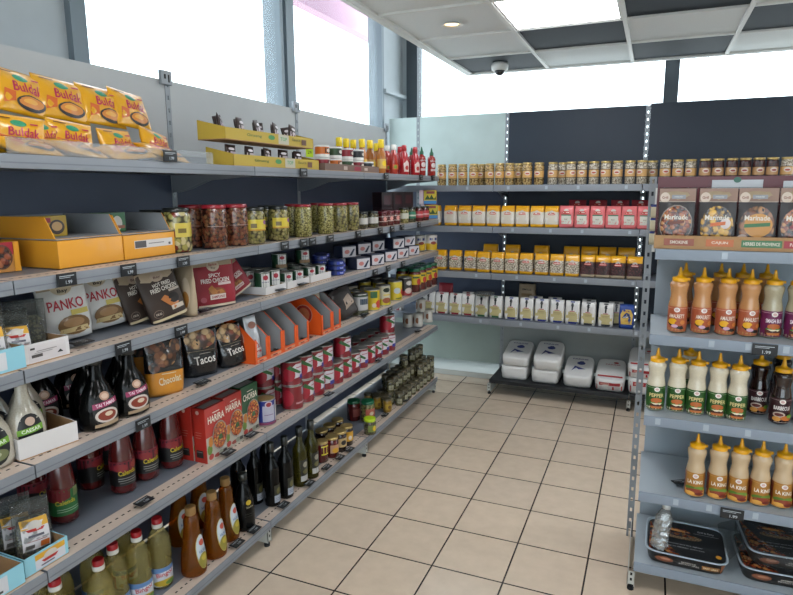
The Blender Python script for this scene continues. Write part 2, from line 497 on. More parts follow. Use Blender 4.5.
def foot(x, D, root, h=.083, m='white_steel'):
    g = G(); g.box((x - .014, .004, .022), (x - .011, D, h), m); g.box((x + .011, .004, .022), (x + .014, D, h), m); g.box((x - .014, .004, .03), (x + .014, .008, h), m)
    for z in (.045, .068): g.quad([(x - .004, .0036, z), (x + .004, .0036, z), (x + .004, .0036, z + .012), (x - .004, .0036, z + .012)], 'slot_dark')
    g.tube([(x, .02, .03), (x, .02, .012)], .006, 'slot_dark'); g.tube([(x, .02, .012), (x, .02, 0)], .013, 'slot_dark', 10)
    g.build('foot', root)
def bay(label, loc, rz, L, D, zs, H, panels, ups=(0,), lip=.034, band=True, base=True, feet=(0,), top='steel_grey', m_lip='steel_lip', base_mat=None):
    root = thing('shelving_unit', loc, rz); tag(root, label, 'shelving unit', 'grey shop shelving')
    for i, z in enumerate(zs):
        bm_ = base_mat if (base_mat and i == len(zs) - 1) else None
        shelf_board(L, D, z, .026 if bm_ else lip, root, band, bm_ or top, bm_ or m_lip, z > .2)
    for z0, z1, m in panels:
        g = G(); g.box((.014, D, z0), (L - .014, D + .012, z1 - .0004), m); g.build('back_panel', root)
    for x in ups:
        upright(x, D, H, root)
    for x in feet: foot(x, D, root)
    return root
ZL = [1.645, 1.333, 1.10, .84, .53, .12]
PL = [(.115, .53, 'panel_slate_shade'), (.53, .93, 'panel_slate_shade'), (.93, 1.33, 'panel_slate_shade'), (1.33, 1.70, 'panel_slate_shade'), (1.70, 2.0, 'panel_pale')]
XL = -.105; DL = .41
b0 = bay('grey shelving bay holding the blue trays, cut off by the photo edge', (XL, -2.19, 0), PI / 2, 1.018, DL, ZL, 2.0, PL, ups=(0,))
b1 = bay('grey shelving bay holding the noodle packets and black dressing bottles', (XL, -1.172, 0), PI / 2, 1.03, DL, ZL, 2.0, PL)
b2 = bay('grey shelving bay holding the orange display boxes and olive jars', (XL, -.142, 0), PI / 2, .99, DL, ZL, 2.0, PL)
b3 = bay('grey shelving bay ending in the corner, caper jars on its base', (XL, .848, 0), PI / 2, 1.26, DL, ZL, 2.0, [(.142, .53, 'panel_slate_shade')] + PL[1:], ups=(0, 1.25), feet=(0, 1.235))
for b in (b1, b2, b3): top_bracket(0, DL, 2.0, b)
top_bracket(1.25, DL, 2.0, b3)
ZB = [1.58, 1.28, .936, .59]
c0 = bay('grey shelving bay in the back corner with no base shelf', (-.72, 2.2, 0), 0, 1.003, .40, ZB, 2.13,
         [(.13, .58, 'panel_mint_dull'), (.58, 1.06, 'panel_slate_shade'), (1.06, 1.54, 'panel_slate_shade'), (1.54, 2.13, 'panel_mint')], ups=(.27,), lip=.044, band=False, base=False, feet=())
c1 = bay('dark-backed shelving bay with white flour sacks on its base', (.283, 2.2, 0), 0, 1.002, .40, ZB + [.12], 2.13,
         [(.14, .58, 'panel_grey'), (.58, 1.06, 'panel_navy'), (1.06, 1.54, 'panel_navy'), (1.54, 2.13, 'panel_navy')], lip=.044, band=False, base_mat='black_steel')
c2 = bay('dark-backed shelving bay partly hidden behind the squeeze bottle shelving', (1.285, 2.2, 0), 0, 1.002, .40, ZB + [.12], 2.13,
         [(.14, .58, 'panel_grey'), (.58, 1.06, 'panel_navy'), (1.06, 1.54, 'panel_navy'), (1.54, 2.14, 'panel_navy')], ups=(0, 1.0), lip=.044, band=False, base_mat='black_steel', feet=(0, 1.0))
ZR = [1.343, 1.035, .727, .424, .13]
r0 = bay('grey end shelving unit holding the yellow-capped squeeze bottles', (1.377, .137, 0), 0, 1.0, .41, ZR, 1.60,
         [(.02, .42, 'panel_sky'), (.42, .72, 'panel_sky'), (.72, 1.03, 'panel_sky'), (1.03, 1.345, 'panel_sky')], ups=(-.022, 1.02), lip=.036, band=False, top='steel_sky', m_lip='lip_sky', feet=(-.004, 1.0))
# clear plastic edge guard on the top shelf, in front of the noodles
t = thing('edge_guard', (XL + .006, -.78, 1.645)); tag(t, 'clear plastic guard along the top shelf edge before the noodle packets', 'shelf guard')
y0, y1 = -1.15 + .78, -0.389 + .78
g = G(); g.box((-.002, y0, .002), (.0, y1, .042), 'clear_strip'); g.build('strip', t)
g = G(); g.box((-.05, y0, .0015), (.0, y1, .0035), 'clear_strip'); g.build('ledge', t)

# ------------------------------------------------------------------ kinds of goods (each built once, then copied)
mat('glass_lid_red', '#8e1f2b', .3, coat=.4); mat('lid_dark', '#20231f', .35, coat=.3); mat('lid_gold', '#b39a62', .3, metal=.6)
mat('lid_maroon', '#5a1722', .3, coat=.3); mat('lid_green', '#0f5a3a', .3, coat=.3); mat('lid_lime', '#a8c41e', .4)
mat('tin', '#a9a7a2', .3, metal=.8); mat('cap_yellow', '#e2a413', .35, coat=.3, spec=.4); mat('cap_red', '#a3121d', .3, coat=.3); mat('cap_white', '#dcdcd8', .35, coat=.3)
mat('cork', '#8b6a3d', .7, var=.1, scale=80)
mat('black_glass', '#070808', .16, spec=.22, coat=.04); mat('dark_sauce', '#1d0d0a', .1, coat=.8)
grains('olives_red', ['#6a3826', '#774a30', '#5c3322', '#745438'], 80, dark='#2c1510')
grains('olives_green', ['#7b7540', '#8d8450', '#6d6a3a', '#948a58'], 78, dark='#3a3520')
grains('peas', ['#8f8a4d', '#9e9758', '#857f45', '#a39c62'], 130, dark='#4d4826')
grains('pickles', ['#9a9450', '#b0a667', '#7d3a2a', '#8f8a52', '#c0b382'], 48, dark='#3a3620')
grains('chickpeas', ['#b9975c', '#c6a76c', '#a98a55', '#b79d68'], 90, dark='#6b5230')
grains('white_beans', ['#b5ab98', '#c5bbaa', '#a79c88', '#d0c7b6'], 120, dark='#6d6152')
grains('red_beans', ['#3b1517', '#4a1b1c', '#2d1012', '#56262a'], 120, dark='#1c0a0b', rough=.3)
grains('capers', ['#4c4930', '#5c583a', '#403e2a', '#6a6544'], 110, dark='#22201a')
grains('cookies', ['#8a5a34', '#6d3d22', '#a87748', '#4a2818', '#7a4a2a'], 45, dark='#1d110b', rough=.35)
grains('nacho', ['#b48a58', '#c9a172', '#8a4a38', '#a57b4c', '#d3b58a'], 40, dark='#3b2216', rough=.35)
grains('meat', ['#7c3a24', '#9b5a34', '#5c2418', '#b07a48', '#8a4528'], 70, dark='#2a120c')
grains('fries', ['#b9892c', '#d0a23c', '#8a6420', '#3a2c22', '#c79838'], 55, dark='#2a1e18')
grains('soup', ['#9a4a22', '#b7672d', '#7e3518', '#c98a3e', '#a83e22'], 120, dark='#5a2412')
grains('herbs', ['#57553c', '#6b6848', '#484632', '#7d7856'], 160, rough=.6, coat=0, dark='#2c2a1e')
grains('curry', ['#a08462', '#b3966f', '#8b7150'], 200, rough=.6, coat=0, dark='#5a452f')
def liquid(name, col, rough=.06):
    return mat(name, col, rough, trans=.6, ior=1.2, coat=.7)
film('oil_pale', '#f3ecca', .74, .05, '#b9ae74', 1.0, 60); film('oil_amber', '#d08a2c', .64, .05, '#8a500c', .3, 30); film('oil_green', '#a8a04a', .62, .06, '#4a4614', .2, 30); mat('amber_deep', '#6a3508', .08, coat=.8); mat('oil_yellow', '#c98a1c', .15, trans=.4, coat=.6)
mat('passata', '#521615', .18, coat=.7); mat('sriracha', '#8f1a17', .2, coat=.5); mat('ketchup', '#a3131f', .25, coat=.5); mat('chilli', '#a8281a', .15, coat=.7, trans=.2)
mat('wrap_yellow', '#d99e18', .3, coat=.5, bump=.35, bscale=35); mat('wrap_paper', '#cfcac2', .6, bump=.15, bscale=40); mat('wrap_white', '#d2d2d0', .45, coat=.2, bump=.2, bscale=40)
mat('wrap_red', '#8a1f2c', .5, bump=.15, bscale=40); mat('wrap_brown', '#33261f', .5, bump=.15, bscale=40); mat('wrap_tan', '#a39279', .5, bump=.2, bscale=40); mat('wrap_black', '#141416', .25, coat=.6, bump=.4, bscale=45)
mat('wrap_orange', '#c2822a', .3, coat=.4, bump=.3, bscale=40); mat('wrap_pink', '#d06a6c', .4, coat=.3, bump=.2, bscale=40)
mat('carton_yellow', '#d6952a', .45, coat=.25); mat('carton_red', '#a52a20', .4, coat=.3); mat('carton_green', '#1e4a2c', .4, coat=.3); mat('carton_orange', '#d5551a', .45, coat=.2)
mat('carton_blue', '#86bccb', .5); mat('carton_grey', '#8a8d90', .6); mat('navy_card', '#20283f', .45, coat=.2)
mat('can_red', '#74151f', .3, coat=.5); mat('silver_bag', '#b9bcc0', .25, metal=.3, bump=.5, bscale=30)

def lathe(prof, k=1.0): return Loft([(z, r * k, r * k) for r, z in prof])
def squeeze(body_mat, label, name='squeeze_bottle'):
    """waisted squeeze bottle with a pointed yellow cap and a flip tab"""
    def make():
        t = thing(name)
        L = lathe([(.030, 0), (.0375, .004), (.039, .012), (.039, .095), (.0385, .102), (.0345, .12), (.0318, .134), (.0335, .148), (.038, .166), (.039, .172), (.037, .18), (.031, .185), (.030, .187)], .84)
        g = G(); g.loft(L, body_mat, 24); g.build('body', t)
        g = G(); g.decal(label, L.wrap); g.build('label', t)
        C_ = lathe([(.0305, .1855), (.031, .188), (.031, .198), (.029, .2005), (.018, .202), (.0125, .205), (.0095, .210), (.0068, .222), (.005, .233), (.0035, .237)], .84)
        g = G(); g.loft(C_, 'cap_yellow', 20)
        g.box((.022, -.005, .190), (.034, .006, .199), 'cap_yellow', .002)
        g.build('cap', t)
        return t
    return make
def squeeze_label(base, accent, word, wcol, pic, dark=None):
    W = .102
    s = [('r', -W, .006, W, .096, base)]
    if dark: s += [('r', .034, .006, W, .096, dark), ('r', -W, .006, -.036, .096, dark)]
    s += [('r', -W, .0895, W, .0905, accent), ('r', -.05, .012, -.046, .03, '#d8d8d4'), ('e', 0, .085, .0095, .0085, '#e3ded8'), ('e', 0, .085, .006, .005, '#c9a6a0'), ('t', word, 0, .062, .050, .014, wcol)]
    return s + pic
burger = [('e', 0, .042, .019, .010, '#b5612c'), ('p', [(-.021, .036), (.021, .036), (.023, .031), (-.023, .031)], '#3f7a2c'), ('p', [(-.018, .032), (.019, .032), (.012, .026), (.006, .029), (-.004, .025)], '#e0d6b8'),
          ('r', -.021, .020, .021, .027, '#4a2416'), ('p', [(-.019, .020), (.019, .020), (.016, .012), (-.016, .012)], '#b86a35')]
nugget = [('p', [(-.028, .034), (-.010, .02), (.014, .014), (.026, .016), (.018, .034), (-.02, .05)], '#1b1513'), ('e', -.012, .042, .014, .011, '#e0a51e'), ('e', .010, .036, .014, .010, '#a5502a'), ('e', .02, .04, .008, .008, '#c97a3a'), ('e', -.004, .026, .010, .006, '#c9a0b4')]
kebab = [('r', -.034, .008, .034, .034, '#c98a3c'), ('e', -.012, .036, .02, .009, '#5a7a2c'), ('e', .014, .038, .018, .008, '#6d8c38'), ('e', 0, .028, .028, .009, '#8a3a24'), ('e', -.014, .019, .014, .007, '#d9a24a'), ('e', .014, .018, .014, .006, '#6a2418')]
bbq = [('e', -.008, .038, .018, .010, '#b9a79a'), ('e', -.008, .038, .013, .006, '#5a1a14'), ('e', .014, .026, .017, .009, '#b5652a'), ('e', -.014, .022, .012, .009, '#c98a3c'), ('e', .024, .034, .010, .007, '#6f9a34'), ('r', -.02, .010, .04, .012, '#9a8a80')]

def jar(name, r, h, content, lid, lid_h=.012, label=None, neck=.86, bandz=None):
    def make():
        t = thing(name)
        L = lathe([(r * .88, 0), (r, r * .12), (r, h - lid_h - r * .35), (r * .97, h - lid_h - r * .2), (r * neck, h - lid_h - .002), (r * neck, h - lid_h)])
        g = G(); g.loft(L, content, 20); g.build('jar_body', t)
        rl = r * neck + .003
        g = G(); g.loft(lathe([(rl, h - lid_h), (rl + .0006, h - lid_h + .001), (rl + .0006, h - .0015), (rl - .0025, h)]), lid, 20); g.build('lid', t)
        if label: g = G(); g.decal(label, L.wrap); g.build('label', t)
        return t
    return make
def can(name, r, h, body, label=None, rim='tin', lid=None):
    def make():
        t = thing(name)
        L = lathe([(r * .97, 0), (r, .002), (r * .985, .005), (r * .985, h - .005), (r, h - .002), (r * .97, h), (r * .93, h - .003), (r * .92, h - .0035)])
        g = G(); g.loft(L, body, 20, topm=lid or 'tin', bands=[(.0045, rim), (h - .0045, body), (h + 1, rim)]); g.build('can_body', t)
        if label: g = G(); g.decal(label, L.wrap); g.build('label', t)
        return t
    return make
def bottle(name, prof, glass, cap_prof, cap, label=None, n=20, capname='cap', squash=1.0, neck=False):
    def make():
        t = thing(name)
        L = Loft([(z, r, r * squash) for r, z in prof])
        g = G(); g.loft(L, glass, n); g.build('bottle_body', t)
        g = G(); g.loft(lathe(cap_prof), cap, 16); g.build(capname, t)
        if neck: g = G(); g.loft(lathe([(.0185, cap_prof[0][1] + .001), (.0192, cap_prof[0][1] + .002), (.0192, cap_prof[0][1] + .016), (.0185, cap_prof[0][1] + .017)]), 'cap_white', 16); g.build('neck_ring', t)
        if label: g = G(); g.decal(label, L.wrap); g.build('label', t)
        return t
    return make
def pouch(name, w, h, d, body, art, bands=None, kind='stand', wr=.004, seed=0, parts=None):
    """flexible bag. stand: thick at the foot, flat sealed top; pillow: flat at both ends; brick: full block bag with a folded top"""
    def make():
        S = []
        N = 14
        for i in range(N + 1):
            v = i / N
            if kind == 'stand': b = d / 2 * (1 - v ** 2.2) * (0.82 + .18 * math.sin(min(1, v * 3) * PI / 2)) + .0016; a = w / 2 * (.93 + .07 * min(1, v * 4)); e = 2.6
            elif kind == 'pillow': b = d / 2 * max(0, 1 - abs(2 * v - 1) ** 2.6) + .0014; a = w / 2 * (1 - .03 * math.sin(v * PI)); e = 2.3
            else:
                b = d / 2 * (1 if v < .84 else 1 - (v - .84) / .16 * .55) * (.93 + .07 * math.sin(v * PI)); a = w / 2 * (.95 + .05 * math.sin(min(1, v * 1.2) * PI)); e = 6
                if i == 0: a *= .95; b *= .93
            S.append((v * h, a, b, e))
        L = Loft(S, wr, 28, seed)
        t = thing(name)
        g = G(); g.loft(L, body, 28, bands=bands); g.build('bag', t)
        if art: g = G(); g.decal(art, L.front, .0012, .0005, .02); g.build('print', t)
        return t
    return make
def carton(name, w, d, h, body, front=None, side=None, top=None, bev=.0012, parts=None):
    """closed box, x across the front, y back from the front, standing on z=0"""
    def make():
        t = thing(name)
        g = G(); g.box((-w / 2, 0, 0), (w / 2, d, h), body, bev); g.build('box', t)
        g = G(); k = 0
        if front: g.decal(front, flat(0, 0, 0)); k = 1
        if side: g.decal(side, lambda u, v, o: (-w / 2 - o, d - u, v)); k = 1      # the end facing -x
        if top: g.decal(top, lambda u, v, o: (u, v, h + o)); k = 1
        if k: g.build('print', t)
        return t
    return make
def tray(name, w, d, h, body, inner=None, th=.003, front_h=None, front=None, sidecut=False):
    """open-topped cardboard tray"""
    def make():
        t = thing(name); fh = front_h or h; inn = inner or body
        g = G(); g.box((-w / 2, 0, 0), (w / 2, d, th), inn); g.build('tray_floor', t)
        g = G(); g.box((-w / 2, 0, th), (w / 2, th, fh), body); g.build('front_wall', t)
        g = G(); g.box((-w / 2, d - th, th), (w / 2, d, h), inn); g.build('rear_wall', t)
        for sx in (-1, 1):
            g = G(); x0, x1 = sorted((sx * w / 2, sx * (w / 2 - th)))
            pr = [(th, th), (d - th, th), (d - th, h), (d * .16 if sidecut else th, h), (th, fh)] if fh < h else [(th, th), (d - th, th), (d - th, h), (th, h)]
            n = len(pr); g.v += [(x0, y, z) for y, z in pr] + [(x1, y, z) for y, z in pr]
            g.face(range(n)[::-1], body if sx < 0 else inn); g.face(range(n, 2 * n), inn if sx < 0 else body)
            for i in range(n): g.face((i, (i + 1) % n, n + (i + 1) % n, n + i), body)
            g.build('side_wall', t)
        if front: g = G(); g.decal(front, flat(0, 0, 0)); g.build('print', t)
        return t
    return make
RL = PI / 2      # goods on the side shelving look along +x
def row(key, make, pts, rz, label, cat, group, jit=.06, where='counted from the corner'):
    """label has {o} for the ordinal"""
    for i, p in enumerate(pts):
        put(key, make, p, rz + random.uniform(-jit, jit), label.format(o=ORD[i]), cat, group)

# ------------------------------------------------------------------ side shelving, top shelf
ZA = 1.6465
noodle_art = [('e', .0, .100, .022, .011, '#2b8a63'), ('t', 'Buldak', .014, .072, .086, .028, '#b5274e'), ('e', .016, .030, .042, .022, '#3a3634'), ('e', .016, .032, .035, .016, '#c9813a'), ('e', .012, .034, .02, .008, '#d9a24a'),
              ('p', [(-.062, .02), (-.03, .03), (-.025, .055), (-.055, .06)], '#c9622a'), ('r', .03, .098, .05, .103, '#b5274e'), ('r', -.06, .112, -.02, .116, '#7a4a1a')]
nood = pouch('noodle_packet', .155, .128, .036, 'wrap_yellow', noodle_art, kind='pillow', wr=.009, seed=3)
GN = 'yellow noodle packets on the top shelf'
for i, (px, py, rz, ty) in enumerate(((20, 92, .05, .10), (61, 97, -.02, .08), (103, 101, .04, .05), (130, 106, .10, .08))):
    y = (-0.906, -0.771, -0.616, -0.493)[i]
    put('nood', nood, (-.345, y, ZA + .118), RL + rz, '%s noodle packet from the photo edge, in the upper leaning row' % ORD[i], 'noodle packet', GN, tilt=(-.35, ty), sc=(1.12, 1, 1.08))
for i, y in enumerate((-1.004, -0.916, -0.834, -0.647, -0.483)):
    put('nood', nood, (-.262, y, ZA), RL + (-.25, .12, -.1, .1, .1)[i], '%s noodle packet from the photo edge, in the lower standing row' % ORD[i], 'noodle packet', GN, tilt=((-.12, -.2, -.15, -.25, -.3)[i], (.08, -.05, .1, 0, .2)[i]), sc=(.95, 1, .85))
for i, (y, z) in enumerate(((-0.858, .0), (-0.686, .0), (-1.017, .0), (-0.538, .0))):
    put('nood', nood, (-.150, y, ZA), RL + (.12, -.1, .05, -.2)[i], '%s noodle packet from the photo edge, lying behind the clear guard' % ORD[i], 'noodle packet', GN, tilt=(-1.25, (.1, -.1, .05, .2)[i]))
# two stacked display trays of sauce sachets
TW = 0.407 - -0.238
def sachet_tray():
    t = thing('sachet_tray')
    w, d, h = TW, .13, .045
    g = G(); g.box((-w / 2, 0, 0), (w / 2, d, .003), 'cardboard'); g.build('tray_floor', t)
    g = G(); g.box((-w / 2, 0, .003), (w / 2, .003, h), 'tray_yellow')
    g.decal([('t', 'Ginseng', -.14, .025, .10, .014, '#4a6a2a'), ('e', -.02, .027, .024, .010, '#3f8a4a'), ('r', .03, .004, .11, .044, '#b9b4a0'), ('t', 'TOP', .07, .026, .05, .016, '#4a9a6a'), ('t', 'Sauce', .17, .03, .07, .012, '#6a6a2a'), ('r', .215, .01, .255, .034, '#6a4a3a')], flat(0, 0, 0))
    g.build('front_wall', t)
    for s in (-1, 1):
        g = G(); x0, x1 = sorted((s * w / 2, s * (w / 2 - .003))); n = 0
        pr = [(.0, .003), (d, .003), (d, h + .03), (.0, h)]
        g.v += [(x0, y, z) for y, z in pr] + [(x1, y, z) for y, z in pr]
        g.face((3, 2, 1, 0), 'tray_yellow'); g.face((4, 5, 6, 7), 'cardboard')
        for i in range(4): g.face((i, (i + 1) % 4, 4 + (i + 1) % 4, 4 + i), 'cardboard')
        g.build('side_wall', t)
    return t
mat('tray_yellow', '#b9a040', .6)
TY = (-0.238 + 0.407) / 2
put('stray', sachet_tray, (-.125, TY, ZA), RL, 'lower yellow sachet tray standing on the top shelf', 'display tray', 'stacked yellow sachet trays')
put('stray', sachet_tray, (-.135, TY - .03, ZA + .098), RL, 'upper yellow sachet tray of the stack on the top shelf', 'display tray', 'stacked yellow sachet trays')
sach = pouch('sauce_sachet', .05, .115, .018, '#2c1b18', [('r', -.02, .03, .02, .075, '#b9a9b0'), ('e', 0, .09, .014, .008, '#d0c8cc'), ('r', -.014, .045, .014, .06, '#5a2a2e')], kind='pillow', wr=.004, seed=4)
bx_ = carton('sauce_carton', .03, .05, .085, '#2a1c1a', [('r', -.012, .03, .012, .07, '#c9bcc4'), ('r', -.015, .0, .015, .012, '#c9a83a')])
for lev, (z, x) in enumerate(((ZA + .0045, -.16), (ZA + .1030, -.17))):
    for i in range(10):
        put('sach', sach, (x - .015 - .045 * (i % 2), TY - TW * .43 + i * TW * .095 - .03 * lev, z), RL + random.uniform(-.5, .5), '%s dark sauce sachet from the noodles in the %s yellow tray' % (ORD[i], ('lower', 'upper')[lev]), 'sauce sachet', 'sachets in the yellow trays', tilt=(random.uniform(-.25, -.1), random.uniform(-.3, .3)) if lev else (-.06, .05), sc=(1, 1, .68 if not lev else .8))
# cups with white lids, in a brown tray
cup_lab = lambda c: [('r', -.10, .016, .10, .05, c), ('r', -.02, .02, .022, .046, '#1d1a1a'), ('e', 0, .033, .012, .009, '#c9c0b4')]
def cup(c):
    return can('sauce_cup', .036, .058, 'cap_white', cup_lab(c), rim='cap_white', lid='cap_white')
mat('tray_brown', '#6f5a50', .6)
CYc = (0.444 + 1.071) / 2; CW = 1.071 - 0.444
put('ctray', tray('cup_tray', CW, .085, .035, 'tray_brown', 'cardboard', front=[('r', -.12, .008, -.08, .026, '#b9a89c'), ('r', .0, .006, .08, .028, '#8a2a3a'), ('r', .12, .01, .16, .024, '#b9a89c')]), (-.112, CYc, ZA), RL, 'low brown card tray holding the white-lidded cups', 'display tray')
k = 0
for lev in range(2):
    for i in range(5 if lev == 0 else 4):
        c = ('#8a1f2c', '#c96a1f', '#2a4a2a', '#8a1f2c', '#23262a')[(i + lev) % 5]
        put('cup' + c, cup(c), (-.1545, CYc - CW * .42 + i * CW * .205, ZA + .004 + lev * .0595), RL + random.uniform(-.3, .3), '%s white-lidded sauce cup from the yellow trays, in the %s layer' % (ORD[i], ('lower', 'upper')[lev]), 'sauce cup', 'white-lidded cups in the brown tray')
for i in range(3):
    put('cup#8a1f2c', None, (-.235, CYc - .17 + i * .09, ZA + .0635), RL, '%s white-lidded sauce cup from the yellow trays, in the rear row' % ORD[i], 'sauce cup', 'white-lidded cups in the brown tray') if False else None
# bottles at the corner end
ysauce = bottle('sauce_bottle', [(.026, 0), (.029, .003), (.029, .10), (.026, .12), (.015, .15), (.0135, .165)], 'chilli_clear', [(.0175, .150), (.0185, .152), (.0185, .196), (.016, .199)], 'cap_yel', [('r', -.05, .03, .05, .085, '#c9a45a'), ('e', 0, .06, .018, .016, '#e0c01f')], 18)
mat('chilli_clear', '#b8702e', .12, coat=.7, trans=.2); mat('cap_yel', '#e6c818', .35, coat=.3)
rsauce = bottle('sauce_bottle', [(.025, 0), (.028, .003), (.028, .105), (.024, .125), (.014, .15), (.013, .158)], 'chilli', [(.0165, .148), (.018, .15), (.018, .178), (.015, .181)], 'cap_white', [('r', -.03, .03, .03, .06, '#c95a2a'), ('e', -.01, .045, .014, .011, '#7a8a2a')], 18)
ketch = bottle('ketchup_bottle', [(.026, 0), (.031, .004), (.031, .095), (.024, .13), (.014, .155), (.013, .162)], 'ketchup', [(.0165, .150), (.018, .152), (.016, .185), (.013, .188)], 'cap_red', [('p', [(-.02, .02), (.02, .02), (.024, .07), (0, .092), (-.024, .07)], '#d0b9b4'), ('e', 0, .045, .013, .014, '#a32a28')], 18)
srira = bottle('chilli_sauce_bottle', [(.026, 0), (.030, .004), (.030, .115), (.026, .132), (.013, .142), (.012, .147)], 'sriracha', [(.014, .145), (.0145, .147), (.0145, .165), (.009, .169), (.005, .19), (.003, .197)], 'lid_green', [('e', 0, .075, .016, .017, '#d8c8c6'), ('r', -.02, .035, .02, .05, '#b9a0a0'), ('t', 'SRIRACHA', 0, .105, .05, .010, '#d8c8c6')], 18)
GS = 'sauce bottles at the corner end of the top shelf'
YS = [1.106, 1.216, 1.188]
for i, y in enumerate(YS):
    put('ysauce', ysauce, (-.235 if i < 2 else -.15, y, ZA), RL - .3, '%s yellow-capped amber sauce bottle from the cups, front row' % ORD[i], 'sauce bottle', GS)
for i, y in enumerate((0.954, 1.041, 1.131, 1.459)):
    put('ysauce', ysauce, (-.305, y, ZA), RL, '%s yellow-capped amber sauce bottle from the cups, rear row' % ORD[i], 'sauce bottle', GS)
for i, (x, y) in enumerate(((-.155, 1.389), (-.225, 1.448))):
    put('rsauce', rsauce, (x, y, ZA), RL - .3, 'red sauce bottle with clear cap, %s' % ('in front beside the ketchup', 'behind the other clear-capped one'), 'sauce bottle', GS) if False else put('rsauce', rsauce, (x, y, ZA), RL - .3, ('red sauce bottle with white cap, in front beside the ketchup', 'red sauce bottle with white cap, behind the other white-capped one')[i], 'sauce bottle', GS)
for i, (x, y) in enumerate(((-.15, 1.551), (-.15, 1.749), (-.225, 1.664))):
    put('ketch', ketch, (x, y, ZA), RL - .5, ('red-capped ketchup bottle beside the white-capped sauce', 'red-capped ketchup bottle beside the green-capped chilli sauce', 'red-capped ketchup bottle behind the front two')[i], 'ketchup bottle', GS)
for i, (x, y) in enumerate(((-.15, 1.875), (-.135, 2.040), (-.24, 1.914))):
    put('srira', srira, (x, y, ZA), RL - .7, ('green-capped chilli sauce bottle next to the ketchup', 'green-capped chilli sauce bottle at the very end of the shelf', 'green-capped chilli sauce bottle behind the ketchup bottles')[i], 'chilli sauce bottle', GS)
t = thing('price_sign', (-.40, 0.777, ZA)); tag(t, 'neon green price sign standing behind the sachet trays', 'price sign')
g = G(); g.tube([(0, -.035, 0), (0, -.035, .135), (0, -.02, .15)], .003, 'cap_white', 6); g.build('stand', t)
g = G(); g.box((.0, -.032, .085), (.002, .045, .135), '#b7d61c'); g.decal([('t', '2.99', .007, .11, .04, .018, '#3a4a1a')], lambda u, v, o: (.002 + o, u, v)); g.build('sign', t)

# ------------------------------------------------------------------ side shelving, second shelf: cartons and jars
ZB_ = 1.3355
mat('carton_dkred', '#9c2230', .4, coat=.2)
rb = carton('noodle_carton', .30, .16, .082, 'carton_yellow', [('r', -.15, .0, .132, .082, '#b07a3a'), ('r', -.15, .048, .132, .082, 'carton_dkred'), ('e', .098, .042, .030, .034, '#4a2a1c'), ('e', .098, .042, .026, .030, 'meat'), ('r', -.02, .01, .05, .04, '#c9a06a'), ('t', 'NOUILLES', -.02, .066, .1, .014, '#e0c9b4'), ('p', [(.132, 0), (.15, 0), (.139, .082), (.132, .082)], 'carton_yellow')])
pR = (-0.254, -1.017, 1.335)
put('rb', rb, (-.27, pR[1] - .160, ZB_), RL, 'red and yellow printed food carton at the photo edge beside the orange cartons', 'carton')
GC = 'orange cardboard noodle cartons'
ca = carton('noodle_carton', .20, .24, .079, 'carton_yellow'); yA = (-0.969 + -0.739) / 2; wA = -0.739 - -0.969
put('ca', carton('noodle_carton', wA, .24, .079, 'carton_yellow'), (-.19, yA, ZB_), RL, 'closed shrink-wrapped orange carton next to the red food carton', 'carton', GC)
yB0, yB1 = -0.735, -0.507
put('cb2', carton('noodle_carton', yB1 - yB0 - .004, .24, .077, 'carton_yellow', [('r', -.07, .032, .10, .058, '#c9c4c0'), ('r', -.068, .034, -.02, .056, '#4a4644'), ('r', -.01, .044, .06, .047, '#7a7674'), ('r', .08, .036, .09, .044, '#4a4644')]), (-.19, (yB0 + yB1) / 2, ZB_), RL, 'closed orange carton with a white barcode sticker, beside the pickle jars', 'carton', GC)
ot = tray('open_carton', wA, .25, .066, 'carton_yellow', 'carton_grey', front_h=.004, sidecut=True)
put('ot', ot, (-.195, yA, ZB_ + .081), RL, 'open-fronted orange carton stacked on the shrink-wrapped one', 'carton', GC)
put('ot2', tray('open_carton', yB1 - yB0 - .01, .23, .064, 'carton_yellow', 'carton_grey', front_h=.004, sidecut=True), (-.20, (yB0 + yB1) / 2, ZB_ + .079), RL, 'open-fronted orange carton stacked on the barcode one', 'carton', GC)
pk = carton('noodle_box', .09, .04, .062, '#b99a22', [('r', -.042, .004, .042, .058, '#b8942a'), ('e', .01, .028, .026, .022, '#3a2a24'), ('e', .01, .03, .018, .014, '#c9a06a'), ('r', -.04, .042, -.01, .056, '#a32a3a')])
put('pk', pk, (-.30, yA - .035, ZB_ + .0845), RL, 'small yellow noodle box left inside the open carton', 'noodle box')
pg = carton('noodle_box', .11, .04, .066, '#2c5a34', [('r', -.053, .004, .053, .062, '#2f6a3a'), ('e', .02, .03, .02, .024, '#c9c4b8'), ('r', .0, .012, .05, .022, '#8a4a2a')])
put('pg', pg, (-.30, (yB0 + yB1) / 2 - .05, ZB_ + .0825), RL, 'small green noodle box inside the carton above the barcode one', 'noodle box')
ylab = [('r', -.05, .055, .06, .10, '#c9b43a'), ('r', -.035, .066, -.01, .084, '#6a5a2a'), ('e', .032, .088, .012, .009, '#8a4a8a'), ('r', -.05, .055, .06, .061, '#b98a2a')]
jred = jar('olive_jar', .050, .165, 'olives_red', 'glass_lid_red', .014, [('r', -.07, .083, .07, .0845, '#a08a80')])
jyel = jar('olive_jar', .046, .150, 'olives_green', 'lid_dark', .014, ylab)
jmix = jar('pickle_jar', .05, .158, 'pickles', 'lid_dark', .014, [('r', -.03, .055, .075, .105, '#c4b04a'), ('r', -.02, .07, .01, .086, '#6a5a2a'), ('e', .055, .09, .012, .008, '#b5527a')])
jpea = jar('pea_jar', .042, .152, 'peas', 'glass_lid_red', .012)
joli = jar('olive_jar', .046, .150, 'olives_green', 'glass_lid_red', .012)
GO = 'big pickle and olive jars on the second shelf'
put('jmix', jmix, (-.225, -0.456, ZB_), RL - .35, 'mixed pickle jar with yellow label beside the barcode carton', 'pickle jar', GO)
